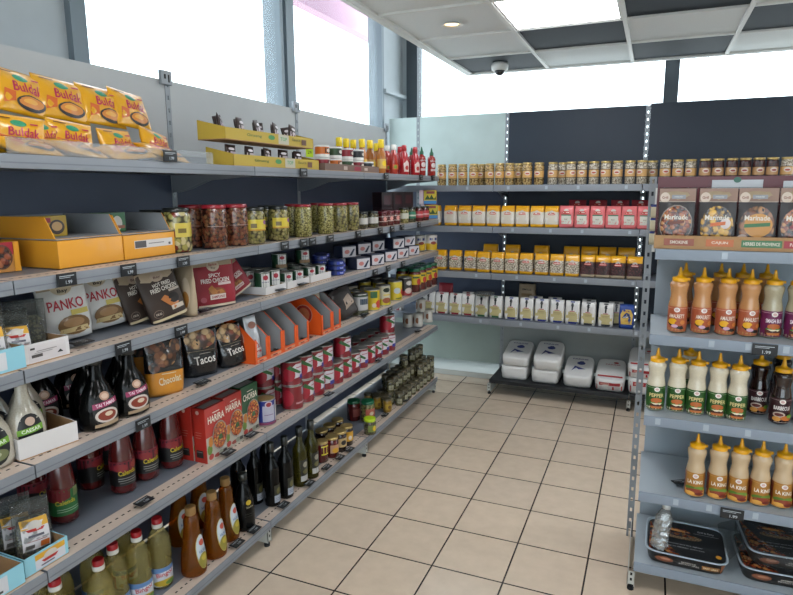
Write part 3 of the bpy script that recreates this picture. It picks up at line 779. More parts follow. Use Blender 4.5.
put('jyel', jyel, (-.33, -0.464, ZB_), RL - .2, 'yellow-labelled olive jar behind the barcode carton', 'olive jar', GO)
for i, (px, X_) in enumerate(((192, -.3), (215, -.2), (236, -.185))):
    y = (-0.293, -0.281, -0.169)[i]
    put('jred', jred, (X_, y, ZB_), RL, ('red-lidded jar of reddish olives in the back row beside the mixed pickles', 'red-lidded jar of reddish olives in front, nearest the mixed pickles', 'red-lidded jar of reddish olives beside the yellow-labelled jars')[i], 'olive jar', GO)
for i, (X_, y) in enumerate(((-.165, -0.075), (-.255, 0.155), (-.165, 0.105))):
    put('jyel', jyel, (X_, y, ZB_), RL - .45, ('yellow-labelled olive jar next to the reddish olives', 'yellow-labelled olive jar behind and between the front two', 'yellow-labelled olive jar next to the pea jars')[i], 'olive jar', GO)
put('jpea', jpea, (-.25, 0.359, ZB_), RL, 'dark green jar in the shade behind the first pea jar', 'pea jar', GO)
for i, (X_, y) in enumerate(((-.165, 0.312), (-.26, 0.616), (-.165, 0.528))):
    put('jpea', jpea, (X_, y, ZB_), RL, '%s red-lidded jar of green peas from the yellow-labelled olives' % ORD[i], 'pea jar', GO)
for i, (X_, y) in enumerate(((-.165, 0.672), (-.165, 0.811))):
    put('joli', joli, (X_, y, ZB_), RL, ('red-lidded jar of green olives next to the peas', 'red-lidded jar of green olives next to the small dark-lidded jars')[i], 'olive jar', GO)
sj = jar('small_jar', .034, .095, 'capers', 'lid_dark', .012, [('r', -.05, .025, .05, .06, '#b9b6b0')])
mj = jar('jam_jar', .031, .088, 'passata', 'lid_maroon', .014, [('r', -.05, .026, .05, .030, '#c9b0a8'), ('r', -.05, .055, .05, .058, '#c9b0a8'), ('e', 0, .042, .012, .012, '#c98a80')])
gj2 = jar('olive_jar', .034, .10, 'olives_green', 'lid_dark', .012, [('r', -.05, .03, .05, .065, '#b9b8a8')])
gg2 = jar('pesto_jar', .034, .10, 'capers', 'lid_dark', .012, [('r', -.05, .025, .05, .07, '#1f6a52'), ('r', -.05, .04, .05, .05, '#b9b6a8')])
rr2 = jar('sauce_jar', .034, .10, 'passata', 'lid_dark', .012, [('r', -.05, .025, .05, .07, '#a8323a'), ('r', -.05, .04, .05, .05, '#c9a0a0')])
GT = 'small jars near the corner on the second shelf'
for i, (k, mk, X_, y, lab, cat) in enumerate((
    ('sj', sj, -.165, 0.949, 'small dark-lidded jar with white label next to the green olives', 'small jar'),
    ('sj', sj, -.15, 1.058, 'small dark-lidded jar with white label next to the maroon jars', 'small jar'),
    ('mj', mj, -.15, 1.201, 'maroon-lidded jam jar nearest the small dark-lidded jars', 'jam jar'), ('mj', mj, -.15, 1.300, 'maroon-lidded jam jar in the middle of the front three', 'jam jar'), ('mj', mj, -.15, 1.403, 'maroon-lidded jam jar next to the small green olive jar', 'jam jar'),
    ('mj', mj, -.23, 1.435, 'maroon-lidded jam jar behind the front three', 'jam jar'),
    ('gj2', gj2, -.15, 1.539, 'small olive jar with pale label between the jam and pesto jars', 'olive jar'), ('gg2', gg2, -.15, 1.674, 'small jar with a green and white label near the corner', 'pesto jar'),
    ('rr2', rr2, -.15, 1.817, 'small red-labelled jar next to the green-labelled one', 'sauce jar'), ('rr2', rr2, -.15, 1.938, 'small red-labelled jar next to the yellow and blue boxes', 'sauce jar'))):
    put(k, mk, (X_, y, ZB_), RL - .6, lab, cat, GT)
gb_ = carton('biscuit_box', .105, .09, .105, '#7a1f2c', [('r', -.05, .003, .05, .028, '#3a7ab0'), ('r', -.05, .028, .05, .102, '#b5a52e'), ('p', [(-.045, .035), (-.02, .07), (-.005, .045), (.01, .072), (.03, .04), (.045, .06), (.045, .035)], '#2c4a26'), ('r', -.03, .078, .035, .096, '#7a3a3a')], [('r', .002, .003, .088, .102, '#8a2030')])
yq = 2.173
put('gb', gb_, (-.165, yq - .045, ZB_), RL - .85, 'lower yellow and blue printed box at the corner end of the shelf', 'box', 'yellow and blue boxes near the corner')
put('gb', gb_, (-.170, yq - .06, ZB_ + .107), RL - .85, 'upper yellow and blue printed box stacked at the corner end', 'box', 'yellow and blue boxes near the corner')
for i, y in enumerate((1.526, 1.716, 1.903)):
    put('dk', carton('dark_box', .10, .09, .10, '#2a1a20', [('r', -.03, .02, .03, .08, '#4a1f28')]), (-.26, y, ZB_ + .10), RL - .4, '%s shaded dark box from the open cartons, in the row above the small jars' % ORD[i], 'box', 'dark boxes above the small jars')
    put('dk', None, (-.26, y, ZB_), RL - .4, '%s shaded dark box from the open cartons, standing behind the small jars' % ORD[i], 'box', 'dark boxes above the small jars')

# ------------------------------------------------------------------ third shelf of the side shelving
ZC = 1.1015
def card_print(w, h): return [('r', -w * .42, h * .12, w * .42, h * .9, '#c4bfc0'), ('r', -w * .36, h * .3, -w * .12, h * .45, '#4a4644'), ('r', -w * .38, h * .7, -w * .28, h * .8, '#3a3634'), ('r', -w * .25, h * .58, w * .2, h * .62, '#8a8684'), ('r', -w * .3, h * .5, w * .1, h * .53, '#8a8684'), ('p', [(w * .2, h * .3), (w * .27, h * .45), (w * .34, h * .3)], '#2a2a2c')]
def spice_bag(content, name='spice_bag'):
    """clear bag of dried food with a printed card inside"""
    def make():
        t = thing(name)
        S = [(i / 10 * .16, .05, .024 * max(.06, math.sin(min(1, .25 + i / 11) * PI) ** .8), 2.4) for i in range(11)]
        L = Loft(S, .008, 30, 6)
        g = G(); g.loft(L, 'bag_film', 24); g.build('bag', t)
        g = G(); g.loft(Loft([(.003, .044, .016, 2.4), (.05, .045, .018, 2.4), (.10, .04, .010, 2.4), (.112, .03, .003, 2.4)]), content, 20); g.build('contents', t)
        g = G(); g.decal([('r', -.036, .02, .036, .105, '#c4c2c4'), ('r', -.036, .08, .036, .105, '#c99a32'), ('e', 0, .086, .018, .013, '#b9b4ac'), ('p', [(-.026, .078), (.026, .078), (.018, .070), (-.018, .070)], '#a82c28'), ('r', -.02, .055, .02, .061, '#4a4a56'), ('r', -.026, .044, .026, .046, '#8a5a5a'), ('r', -.03, .026, -.008, .036, '#5a5654'), ('r', .008, .024, .032, .040, '#b9622a')], L.front, .001, .0004, .02)
        g.build('card', t)
        return t
    return make
# blue and white trays by the photo edge
tw = tray('spice_tray', .235, .15, .062, 'white_card', 'cardboard', front=card_print(.2, .06))
a, b = (-0.132, -1.143, 1.102), (-0.127, -1.014, 1.102)
yc = (a[1] + b[1]) / 2; xw = (a[0] + b[0]) / 2
put('tw', tray('spice_tray', b[1] - a[1], .15, .055, 'white_card', 'cardboard', front=card_print(b[1] - a[1], .055)), (xw, yc, ZC), RL + math.atan2(a[0] - b[0], b[1] - a[1]), 'white card tray of clear bags beside the breadcrumb bags', 'tray', 'card trays of clear bags')
put('tb1', tray('spice_tray', .22, .15, .062, 'carton_blue', 'cardboard', front=[('r', -.11, .01, .06, .055, '#c2c4c8')] + [('r', -.06, .042, .02, .045, '#4a4a4c'), ('r', -.04, .034, .04, .037, '#6a6a6c'), ('p', [(.0, .016), (.016, .028), (.034, .016)], '#2a2a2c')]), (-.118, a[1] - .118, ZC), RL, 'light blue card tray at the photo edge on the shelf with breadcrumbs', 'tray', 'card trays of clear bags')
for i, (x, y, k) in enumerate(((xw - .045, yc - .055, 'herbs'), (xw - .105, yc + .02, 'herbs'), (xw - .11, yc - .075, 'herbs'))):
    put('spice_' + k, spice_bag(k), (x, y, ZC + .005), RL + (-.2, 2.6, .3)[i], ('clear bag with yellow card in the white tray, nearest the blue tray', 'clear bag in the white tray beside the breadcrumb bag', 'clear bag at the back of the white tray')[i], 'spice bag', 'clear spice bags', tilt=(-.22, .05) if i == 0 else (-.02, 0), sc=(.85, 1.0, .85) if i == 0 else (1.0, 1.1, .95))
for i, y in enumerate((a[1] - .07, a[1] - .17)):
    put('spice_curry', spice_bag('curry'), (-.165, y, ZC + .005), RL - .15, ('clear bag of tan powder in the blue tray, beside the white tray', 'clear bag of tan powder in the blue tray at the photo edge')[i], 'spice bag', 'clear spice bags', tilt=(-.12, .05), sc=(.9, 1, 1))
# breadcrumb and coating bags
pan_art = [('r', -.068, .155, .068, .186, 'wrap_tan2'), ('e', .0, .162, .032, .026, '#c4b69c'), ('t', 'Spice', -.004, .168, .042, .017, '#8e2f3a'), ('t', 'Bay', .002, .148, .03, .014, '#2e2624'), ('t', 'PANKO', .002, .108, .104, .032, '#a3182c'),
           ('r', .01, .072, .062, .088, '#c2b05a'), ('e', .012, .042, .048, .030, '#7a5a34'), ('p', [(-.035, .02), (.055, .02), (.05, .036), (-.03, .034)], '#c9b280'), ('e', .012, .05, .032, .014, '#a07a52'), ('r', .03, .165, .06, .172, '#a3182c')]
mat('wrap_tan2', '#a2917a', .5)
pan = pouch('breadcrumb_bag', .145, .19, .05, 'wrap_white', pan_art, kind='stand', wr=.005, seed=2)
put('pan', pan, (-0.278, -0.891, 1.102), RL - .32, 'white breadcrumb bag with red lettering standing next to the white tray', 'breadcrumb bag', 'white breadcrumb bags', tilt=(-.06, -.08))
put('pan', pan, (-0.306, -0.732, 1.102), RL - .35, 'white breadcrumb bag with red lettering leaning behind the first one', 'breadcrumb bag', 'white breadcrumb bags', tilt=(-.08, -.10))
brd = pouch('coating_bag', .13, .185, .05, 'wrap_tan', [('r', -.06, .02, .06, .12, '#b9b0a4'), ('r', -.066, .12, .066, .17, '#7a4a34'), ('e', .0, .07, .045, .04, '#8a5a32'), ('e', .01, .05, .03, .02, '#6a2a2e')], kind='stand', wr=.005, seed=3)
put('brd', brd, (-0.340, -0.586, 1.102), RL - .3, 'tan coating bag picturing fried food, between breadcrumbs and brown pouches', 'coating bag')
hot_art = [('r', -.075, .165, .075, .193, 'wrap_tan2'), ('p', [(-.075, .165), (-.03, .150), (.0, .163), (.04, .15), (.075, .165)], 'wrap_tan2'), ('e', .0, .165, .024, .019, '#a89684'), ('t', 'Bay', 0, .162, .026, .012, '#5a3a34'), ('t', 'HOT FRIED', .006, .135, .07, .014, '#d8d2c8'), ('t', 'FRIED CHICKEN', .008, .117, .104, .017, '#d8d2c8'), ('r', .02, .098, .066, .107, '#a89c90'),
           ('p', [(-.02, .08), (.0, .092), (.045, .05), (.02, .03)], '#a2622e'), ('e', .03, .072, .02, .02, '#1a1412'), ('r', .008, .028, .06, .045, '#b5a898'), ('e', -.045, .03, .018, .016, '#6a5a50'), ('e', -.045, .03, .0155, .0135, '#33261f'), ('t', '1KG', -.045, .03, .02, .008, '#b9aca0'), ('r', -.07, .0, .07, .010, '#b9ab8c')]
hot = pouch('coating_pouch', .15, .196, .045, 'wrap_brown', hot_art, kind='stand', wr=.005, seed=4)
put('hot', hot, (-0.251, -0.611, 1.102), RL - .22, 'dark brown fried chicken coating pouch leaning behind the front brown one', 'coating pouch', 'coating pouches', tilt=(-.10, -.20), sc=(.88, .8, .88))
put('hot', hot, (-0.181, -0.570, 1.102), RL - .30, 'dark brown fried chicken coating pouch leaning at the front', 'coating pouch', 'coating pouches', tilt=(-.13, -.22), sc=(.95, 1, .91))
sd_ = pouch('coating_pouch', .15, .185, .05, 'wrap_tan', [('e', .03, .08, .03, .06, '#b9a892'), ('e', .03, .06, .022, .03, '#9a6a34'), ('r', -.05, .03, .0, .05, '#5a4c44')], kind='stand', wr=.005, seed=5)
put('sd', sd_, (-0.194, -0.464, 1.102), RL - 1.75, 'tan coating pouch turned sideways between the brown and red pouches', 'coating pouch', 'coating pouches', tilt=(0, -.05), sc=(.7, .8, 1))
spi_art = [('r', -.08, .158, .08, .186, 'wrap_tan2'), ('e', .0, .158, .026, .021, '#b9aa96'), ('t', 'Spice', 0, .163, .034, .012, '#8e2f3a'), ('t', 'Bay', 0, .150, .02, .009, '#2e2624'), ('t', 'SPICY', .0, .122, .048, .015, '#ddd2cc'), ('t', 'FRIED CHICKEN', .0, .102, .115, .017, '#ddd2cc'), ('r', .008, .082, .062, .092, '#c9b4b0'),
           ('e', .0, .058, .034, .016, '#7a4424'), ('p', [(-.034, .072), (-.018, .085), (.0, .062), (.02, .066), (.035, .05), (-.02, .045)], '#9a6430'), ('r', -.03, .028, .034, .048, '#c9bcb4'), ('t', 'SAMPLING', .002, .038, .054, .010, '#8a1f2c'), ('e', -.056, .03, .012, .011, '#9a4450'), ('r', -.076, .0, .076, .009, '#b9ab98')]
spi = pouch('coating_pouch', .175, .19, .05, 'wrap_red', spi_art, kind='stand', wr=.005, seed=6)
put('spi', spi, (-0.215, -0.281, 1.102), RL - .48, 'red spicy fried chicken coating pouch standing at the front', 'coating pouch', 'coating pouches', tilt=(-.06, -.03))
put('spi', spi, (-0.234, -0.101, 1.102), RL - .35, 'red coating pouch slumped behind the front red one', 'coating pouch', 'coating pouches', tilt=(-.15, -.5), sc=(.75, .9, .74))
# green cans in white trays
gcan = can('food_can', .037, .098, '#1d3f28', [('r', -.02, .03, .024, .09, '#c2c2be'), ('e', 0, .072, .013, .011, '#9a2a3a'), ('r', -.018, .05, .018, .054, '#7a7a8a'), ('r', -.03, .008, .03, .03, '#8a6a4a')], 'tin')
trays = []
for i, (pa, pb) in enumerate((((-0.187, -0.010, 1.102), (-0.183, 0.148, 1.102)), ((-0.186, 0.162, 1.102), (-0.187, 0.353, 1.102)), ((-0.191, 0.369, 1.102), (-0.189, 0.571, 1.102)))):
    yc = (pa[1] + pb[1]) / 2; w = pb[1] - pa[1]
    put('gt%d' % i, tray('can_tray', w, .25, .036, 'white_card', 'cardboard'), (-.165, yc, ZC), RL, '%s low white card tray of green cans from the red pouches' % ORD[i], 'tray', 'white trays of green cans')
    for j in range(2):
        for q in range(3):
            put('gcan', gcan, (-.208 - q * .079 if i else -.210 - q * .079, yc - w / 4 + j * w / 2, ZC + .0035), RL - .5, 'green can in the %s row %s, %s one along' % (('front', 'middle', 'back')[q], ('of the first white tray', 'of the second white tray', 'of the third white tray')[i], ('nearer', 'farther')[j]), 'can', 'green cans with white labels', sc=(.95, .95, .74) if i else (.95, .95, 1))
    if i: put('gcan', gcan, (-.29, yc + .03, ZC + .080), RL - .6, 'green can stacked on top in the %s white tray' % ORD[i], 'can', 'green cans with white labels', sc=(1, 1, .74))
# flat blue tuna tins
btin = can('tuna_tin', .043, .026, '#1a2a6a', [('r', -.028, .005, .03, .021, '#2a3f9a'), ('t', 'THON', 0, .013, .024, .008, '#c4cae0')], '#1a2456', lid='#27357a')
yb = 0.691
n = 0
for sx, sy, m in ((-.20, yb, 3), (-.29, yb - .02, 4), (-.25, yb - .10 + .0, 0), (-.33, yb + .08, 4), (-.38, yb - .05, 4), (-.24, yb + .095, 2)):
    for k in range(m):
        put('btin', btin, (sx, sy, ZC + k * .0268), RL - .3, '%s flat blue tuna tin from the bottom in the stack %s' % (ORD[k], {(-.20): 'at the front', (-.29): 'just behind the front one', (-.33): 'behind the navy cartons', (-.38): 'nearest the back panel', (-.24): 'beside the first navy carton'}[sx]), 'tuna tin', 'flat blue tuna tins')
nbx = carton('tuna_carton', .10, .085, .068, 'navy_card', [('r', -.045, .005, .048, .063, '#b9b6ba'), ('p', [(.0, .012), (.03, .05), (.042, .05), (.02, .012)], '#20283f'), ('e', -.015, .035, .018, .012, '#b5706a')], top=[('r', -.03, .02, .03, .06, '#2a3350')])
yy = [0.937, 1.144, 1.373, 1.595, 1.743]
step = (yy[4] - yy[0]) / 4
for i in range(5):
    put('nbx', nbx, (-.155, yy[0] + i * step, ZC), RL - .45, '%s navy and white tuna carton from the blue tins, lower layer' % ORD[i], 'tuna carton', 'navy and white tuna cartons')
for i in range(5):
    put('nbx', nbx, (-.275, yy[0] - .06 + i * step, ZC + .0), RL - .45, '%s navy and white tuna carton from the blue tins, rear row below' % ORD[i], 'tuna carton', 'navy and white tuna cartons', sc=(.8, .8, 1))
    put('nbx', nbx, (-.225 if i < 3 else -.17, yy[0] - .04 + i * step, ZC + .0685), RL - .45, '%s navy and white tuna carton from the blue tins, upper layer' % ORD[i], 'tuna carton', 'navy and white tuna cartons')
ycan = can('food_can', .046, .115, '#b9b6b0', [('r', -.13, .006, .13, .055, '#c4a01c'), ('r', -.03, .078, -.008, .096, '#2a3570'), ('r', .008, .078, .03, .096, '#2a3570'), ('e', 0, .058, .022, .012, '#7a2a24')], 'tin')
put('ycan', ycan, (-.165, 2.123, ZC), RL - .8, 'white and yellow can at the corner end of the third shelf', 'can', 'white and yellow cans')
put('ycan', ycan, (-.235, 2.053, ZC), RL - .8, 'white and yellow can behind the one at the shelf end', 'can', 'white and yellow cans')

# ------------------------------------------------------------------ fourth shelf: dressings, snack pouches, orange display boxes
ZD = .8415
mat('ranch', '#b5afa0', .2, coat=.6, var=.10, scale=260)
dprof = [(.040, 0), (.057, .005), (.060, .02), (.058, .07), (.051, .10), (.037, .128), (.025, .148), (.019, .17), (.0185, .196), (.017, .198)]
def dressing(body, lab):
    return bottle('dressing_bottle', dprof, body, [(.020, .197), (.021, .199), (.021, .222), (.018, .225)], 'lid_dark', lab, 24, squash=.78)
wl = [('e', 0, .064, .040, .052, '#16181a'), ('e', 0, .095, .014, .012, '#b39a8a'), ('p', [(-.041, .058), (.038, .066), (.038, .083), (-.041, .074)], '#6a9a2c'), ('t', 'CAESAR', 0, .071, .056, .010, '#d5dccc', .1), ('e', .0, .040, .03, .016, '#6a6f4c'), ('e', -.008, .042, .018, .008, '#a3a68a')]
bl = [('e', 0, .060, .042, .054, '#101112'), ('e', 0, .104, .015, .013, '#a3806c'), ('e', 0, .104, .010, .008, '#c4a894'), ('p', [(-.040, .068), (.040, .078), (.040, .094), (-.040, .084)], '#8c2350'), ('t', 'TAI TAMAR', 0, .081, .062, .010, '#dcc9d2', .1), ('e', .0, .046, .036, .022, '#c4bcb4'), ('e', .0, .046, .028, .016, '#7a3020'), ('e', .004, .05, .012, .007, '#c9b8a0'), ('p', [(-.038, .012), (.034, .016), (.036, .028), (-.038, .022)], '#a08a70')]
wd, bd = dressing('ranch', wl), dressing('black_glass', bl)
ta, tb_ = (-0.158, -1.172, 0.842), (-0.133, -1.010, 0.842)
yc = (ta[1] + tb_[1]) / 2
put('dtray', tray('dressing_tray', math.dist(ta[:2], tb_[:2]), .22, .060, 'white_card', 'cardboard'), ((ta[0] + tb_[0]) / 2, yc, ZD), RL + math.atan2(ta[0] - tb_[0], tb_[1] - ta[1]), 'white card tray holding the creamy dressing bottles', 'tray')
GD = 'dressing bottles on the fourth shelf'
wt = ((ta[0] + tb_[0]) / 2, yc)
put('wd', wd, (wt[0] - .056, wt[1] - .025, ZD + .0035), RL - .25, 'creamy dressing bottle at the front of the white tray, green label', 'dressing bottle', GD, sc=(.88, .88, .98))
put('wd', wd, (wt[0] - .155, wt[1] + .05, ZD + .0035), RL - .25, 'creamy dressing bottle in the white tray next to the black bottles', 'dressing bottle', GD, sc=(.88, .88, .98))
put('wd', wd, (wt[0] - .155, wt[1] - .045, ZD + .0035), RL - .25, 'creamy dressing bottle at the back of the white tray', 'dressing bottle', GD, sc=(.88, .88, .98))
put('wd', wd, (-0.204, -1.219, 0.842), RL - .2, 'creamy dressing bottle outside the tray at the photo edge', 'dressing bottle', GD)
put('bd', bd, (-0.167, -0.904, 0.842), RL - .2, 'black dressing bottle in front, nearest the white tray', 'dressing bottle', GD)
put('bd', bd, (-0.165, -0.780, 0.842), RL - .2, 'black dressing bottle in front, nearest the snack pouches', 'dressing bottle', GD)
F1, F2 = (-0.167, -0.904, 0.842), (-0.165, -0.780, 0.842)
for i, q in enumerate(((F1[0] - .115, F1[1] + .062, ZD), (F1[0] - .175, F1[1] - .06, ZD), (F1[0] - .235, F1[1] + .10, ZD), (F2[0] - .105, F2[1] + .06, ZD))):
    put('bd', bd, q, RL - .3, ('black dressing bottle behind and between the two front ones', 'black dressing bottle right behind the front one by the tray', 'black dressing bottle two rows behind the one by the tray', 'black dressing bottle behind the front one near the snack pouches')[i], 'dressing bottle', GD)
cho = pouch('snack_pouch', .135, .2, .06, 'wrap_black', [('e', -.03, .175, .035, .022, 'cookies'), ('e', .0, .135, .042, .034, 'cookies'), ('e', -.042, .105, .018, .018, 'cookies'), ('e', .04, .17, .02, .025, 'cookies'), ('t', 'Chocolat', .008, .055, .08, .026, '#cfc4a8', .08), ('r', -.02, .078, .03, .081, '#cfc4a8')], bands=[(.09, 'wrap_orange'), (1, 'wrap_black')], kind='stand', wr=.008, seed=7)
tac = pouch('snack_pouch', .14, .185, .06, 'wrap_black', [('e', .0, .148, .062, .042, 'nacho'), ('r', -.07, .1, .07, .1015, '#8a7a60'), ('t', 'Tacos', .01, .066, .085, .032, '#cfcac4', .06), ('r', -.01, .088, .035, .090, '#a89c90')], kind='stand', wr=.009, seed=8)
GP = 'snack pouches on the fourth shelf'
put('cho', cho, (-0.205, -0.589, 0.842), RL - .42, 'orange-footed chocolate cookie pouch standing in front', 'snack pouch', GP)
put('cho', cho, (-0.302, -0.408, 0.842), RL - .30, 'orange-footed chocolate cookie pouch behind the front one', 'snack pouch', GP)
put('cho', cho, (-0.415, -0.446, 0.842), RL - .5, 'orange-footed chocolate cookie pouch behind the black dressing bottle', 'snack pouch', GP)
put('tac', tac, (-0.239, -0.364, 0.842), RL - .50, 'black taco chips pouch next to the chocolate cookie pouches', 'snack pouch', GP)
put('tac', tac, (-0.280, -0.194, 0.842), RL - .30, 'black taco chips pouch between the front one and the crumpled one', 'snack pouch', GP)
put('tac', tac, (-0.194, -0.216, 0.842), RL - .45, 'crumpled black taco chips pouch leaning against the orange boxes', 'snack pouch', GP, tilt=(-.1, -.12), sc=(.85, 1, .9))
def orange_box(w):
    def make():
        t = thing('display_box')
        d, h, lo = .26, .180, .100
        g = G(); g.box((-w / 2, 0, 0), (w / 2, d, .003), 'carton_orange'); g.build('box_floor', t)
        g = G(); g.box((-w / 2, 0, .003), (w / 2, .003, .022), 'carton_orange'); g.decal([('r', -w * .4, .004, w * .4, .016, '#c98a6a'), ('r', -w * .2, .006, w * .1, .012, '#8a2a24')], flat(0, 0, 0)); g.build('front_lip', t)
        g = G(); g.box((-w / 2, d - .003, .003), (w / 2, d, h), 'carton_grey'); g.build('rear_wall', t)
        for s in (-1, 1):
            g = G(); x0, x1 = sorted((s * w / 2, s * (w / 2 - .003)))
            pr = [(0, .003), (d - .003, .003), (d - .003, h), (d * .36, h), (.0, lo)]
            n = 5; g.v += [(x0, y, z) for y, z in pr] + [(x1, y, z) for y, z in pr]
            g.face(range(n)[::-1], 'carton_orange' if s < 0 else 'carton_grey'); g.face(range(n, 2 * n), 'carton_grey' if s < 0 else 'carton_orange')
            for i in range(n): g.face((i, (i + 1) % n, n + (i + 1) % n, n + i), 'carton_orange')
            # folded front edge
            xa, xb = sorted((s * w / 2, s * (w / 2 - .014)))
            g.box((xa, -.0015, .003), (xb, .0015, lo), 'carton_orange')
            if s < 0: g.decal([('e', -.10, .10, .05, .05, '#b98a78'), ('e', -.10, .10, .046, .046, '#8c2a28'), ('e', -.10, .10, .034, .034, '#a86a4a')], lambda u, v, o: (-w / 2 - o, -u, v))
            g.build('side_wall', t)
        return t
    return make
yo = [-0.176, -0.080, 0.032, 0.144, 0.255, 0.375, 0.483, 0.576]
GB_ = 'orange display boxes on the fourth shelf'
n = 0
for i in (0, 1, 2, 3, 5, 6):
    w = yo[i + 1] - yo[i] - .002
    put('ob%d' % i, orange_box(w), (-.117, (yo[i] + yo[i + 1]) / 2, ZD), RL, ('orange display box nearest the taco pouches, with a silver packet', 'second orange display box from the taco pouches, tan packet inside', 'third orange display box from the taco pouches', 'fourth orange display box from the taco pouches', 'orange display box after the gap, showing a round picture on its side', 'last orange display box before the slumped dark bag')[n], 'display box', GB_); n += 1
sil = pouch('snack_packet', .066, .19, .03, 'silver_bag', [('r', -.035, .02, .035, .07, '#b9a4a4'), ('p', [(-.03, .03), (.03, .03), (.0, .09)], '#a33a34'), ('e', .0, .15, .02, .015, '#8a5a4a'), ('r', -.03, .04, .03, .05, '#c9c0bc')], kind='stand', wr=.01, seed=9)
put('sil', sil, (-.145, (yo[0] + yo[1]) / 2, ZD + .004), RL - .2, 'crumpled silver packet leaning out of the first orange box', 'snack packet', 'packets in the orange boxes', tilt=(-.16, -.03))
tan = pouch('snack_packet', .066, .195, .03, 'wrap_tan', [('e', 0, .165, .024, .022, '#b9aa98'), ('r', -.03, .04, .03, .11, '#8a3a34')], kind='stand', wr=.008, seed=10)
for i, (q, x) in enumerate(((1, -.30), (3, -.30), (6, -.22))):
    put('tan', tan, (x, (yo[q] + yo[q + 1]) / 2, ZD + .004), RL, ('tan packet at the back of the second orange box', 'tan packet at the back of the fourth orange box', 'tan packet standing in the last orange box')[i], 'snack packet', 'packets in the orange boxes', tilt=(-.08, 0))
dk_ = pouch('snack_pouch', .14, .2, .06, '#26201f', [('p', [(-.02, .05), (.05, .07), (.04, .14), (-.01, .12)], '#9a8a7c')], kind='stand', wr=.01, seed=11)
put('dkp', dk_, (-.17, 0.772, ZD), RL - .4, 'slumped dark bag between the orange boxes and the cans', 'snack pouch', tilt=(-.2, -.3), sc=(1, 1, .85))
def vcan(h, body, lab): return can('food_can', .042, h, body, lab, 'tin')
c1 = vcan(.115, '#2c3a2a', [('r', -.12, .03, .12, .1, '#a9a8a8'), ('r', -.02, .06, .03, .09, '#2a3a4a'), ('r', -.12, .006, .12, .03, '#4a4a34')])
c2 = vcan(.115, '#c2a81e', [('r', -.03, .07, .01, .105, '#2f5a34'), ('e', .02, .035, .022, .022, '#b5402c'), ('e', -.01, .03, .012, .012, '#c9b8a8')])
c3 = vcan(.115, '#b9b49c', [('e', 0, .09, .022, .013, '#1d2a1c'), ('r', -.12, .0055, .12, .04, '#c2b02a'), ('e', .0, .032, .026, .016, '#8a4a2a'), ('r', -.02, .06, .025, .066, '#c2a82e')])
c4 = vcan(.115, '#c4ac22', [('r', -.12, .08, .12, .108, '#c9b83a'), ('e', .03, .05, .016, .018, '#a8342c'), ('e', -.01, .06, .02, .018, '#a9b0b4'), ('r', -.02, .012, .02, .018, '#4a5a2a')])
c5 = vcan(.115, '#23201e', [('e', .005, .082, .022, .014, '#b5b0aa'), ('r', -.12, .0055, .12, .035, '#8e2a2c'), ('e', .0, .035, .024, .018, '#b9a8a0')])
yv = [0.905, 1.069, 1.231, 1.424, 1.599]
for i, (k, mk, lab) in enumerate((('c1', c1, 'grey-labelled can nearest the slumped dark bag'), ('c2', c2, 'yellow can between the grey-labelled and the white-topped can'), ('c3', c3, 'white-topped yellow can with a dark oval'), ('c4', c4, 'tall yellow can next to the black one'), ('c5', c5, 'black and red can next to the green-lidded jars'))):
    put(k, mk, (-.165, yv[i], ZD), RL - .6, lab + ', front row', 'can', 'vegetable cans on the fourth shelf', sc=(1.12, 1.12, 1.1))
    for q in (1, 2):
        put(k, mk, (-.165 - .105 * q, yv[i] - .02, ZD), RL - .6, lab + (', behind the front one' if q == 1 else ', at the back'), 'can', 'vegetable cans on the fourth shelf')
gjar = jar('sauce_jar', .044, .165, 'passata', 'lid_green', .02, [('r', -.10, .055, .10, .125, '#c4a824'), ('e', .015, .075, .018, .022, '#a8302a'), ('r', -.03, .10, .02, .112, '#2a4a2a')])
ya, yz = 1.769, 2.126
for i in range(4):
    y = ya + (yz - ya) * i / 3
    put('gjar', gjar, (-.16, y, ZD), RL - .8, '%s green-lidded red sauce jar from the black can, front row' % ORD[i], 'sauce jar', 'green-lidded sauce jars')
    put('gjar', gjar, (-.255, y, ZD), RL - .8, '%s green-lidded red sauce jar from the black can, rear row' % ORD[i], 'sauce jar', 'green-lidded sauce jars')

# ------------------------------------------------------------------ fifth shelf: passata, soup boxes, tomato cans
ZE = .5315
a, b = (-0.123, -1.217, 0.532), (-0.122, -1.087, 0.532)
put('bt2', tray('spice_tray', math.dist(a[:2], b[:2]), .17, .055, 'carton_blue', 'cardboard', front=[('r', -.035, .006, .055, .05, '#c2c4cc'), ('r', -.035, .034, .055, .05, '#c99a32'), ('e', .01, .034, .02, .012, '#b9b4ac'), ('p', [(-.018, .028), (.034, .028), (.024, .02), (-.01, .02)], '#a82c28'), ('r', -.02, .012, .02, .016, '#5a5a66')]), ((a[0] + b[0]) / 2, (a[1] + b[1]) / 2, ZE), RL + math.atan2(a[0] - b[0], b[1] - a[1]), 'light blue card tray with the dried basil bag on the fifth shelf', 'tray', 'light blue card trays on the fifth shelf')
put('bt1', tray('spice_tray', .24, .17, .06, 'carton_blue', 'cardboard', front=[('r', -.12, .008, .075, .052, '#bfc1c6'), ('r', -.02, .036, .05, .040, '#7a5a5a'), ('r', .02, .012, .06, .018, '#2a2a2c')]), (a[0] + .012, a[1] - .13, ZE), RL, 'light blue card tray cut by the photo edge on the fifth shelf', 'tray', 'light blue card trays on the fifth shelf')
q = ((a[0] + b[0]) / 2 - .05, (a[1] + b[1]) / 2)
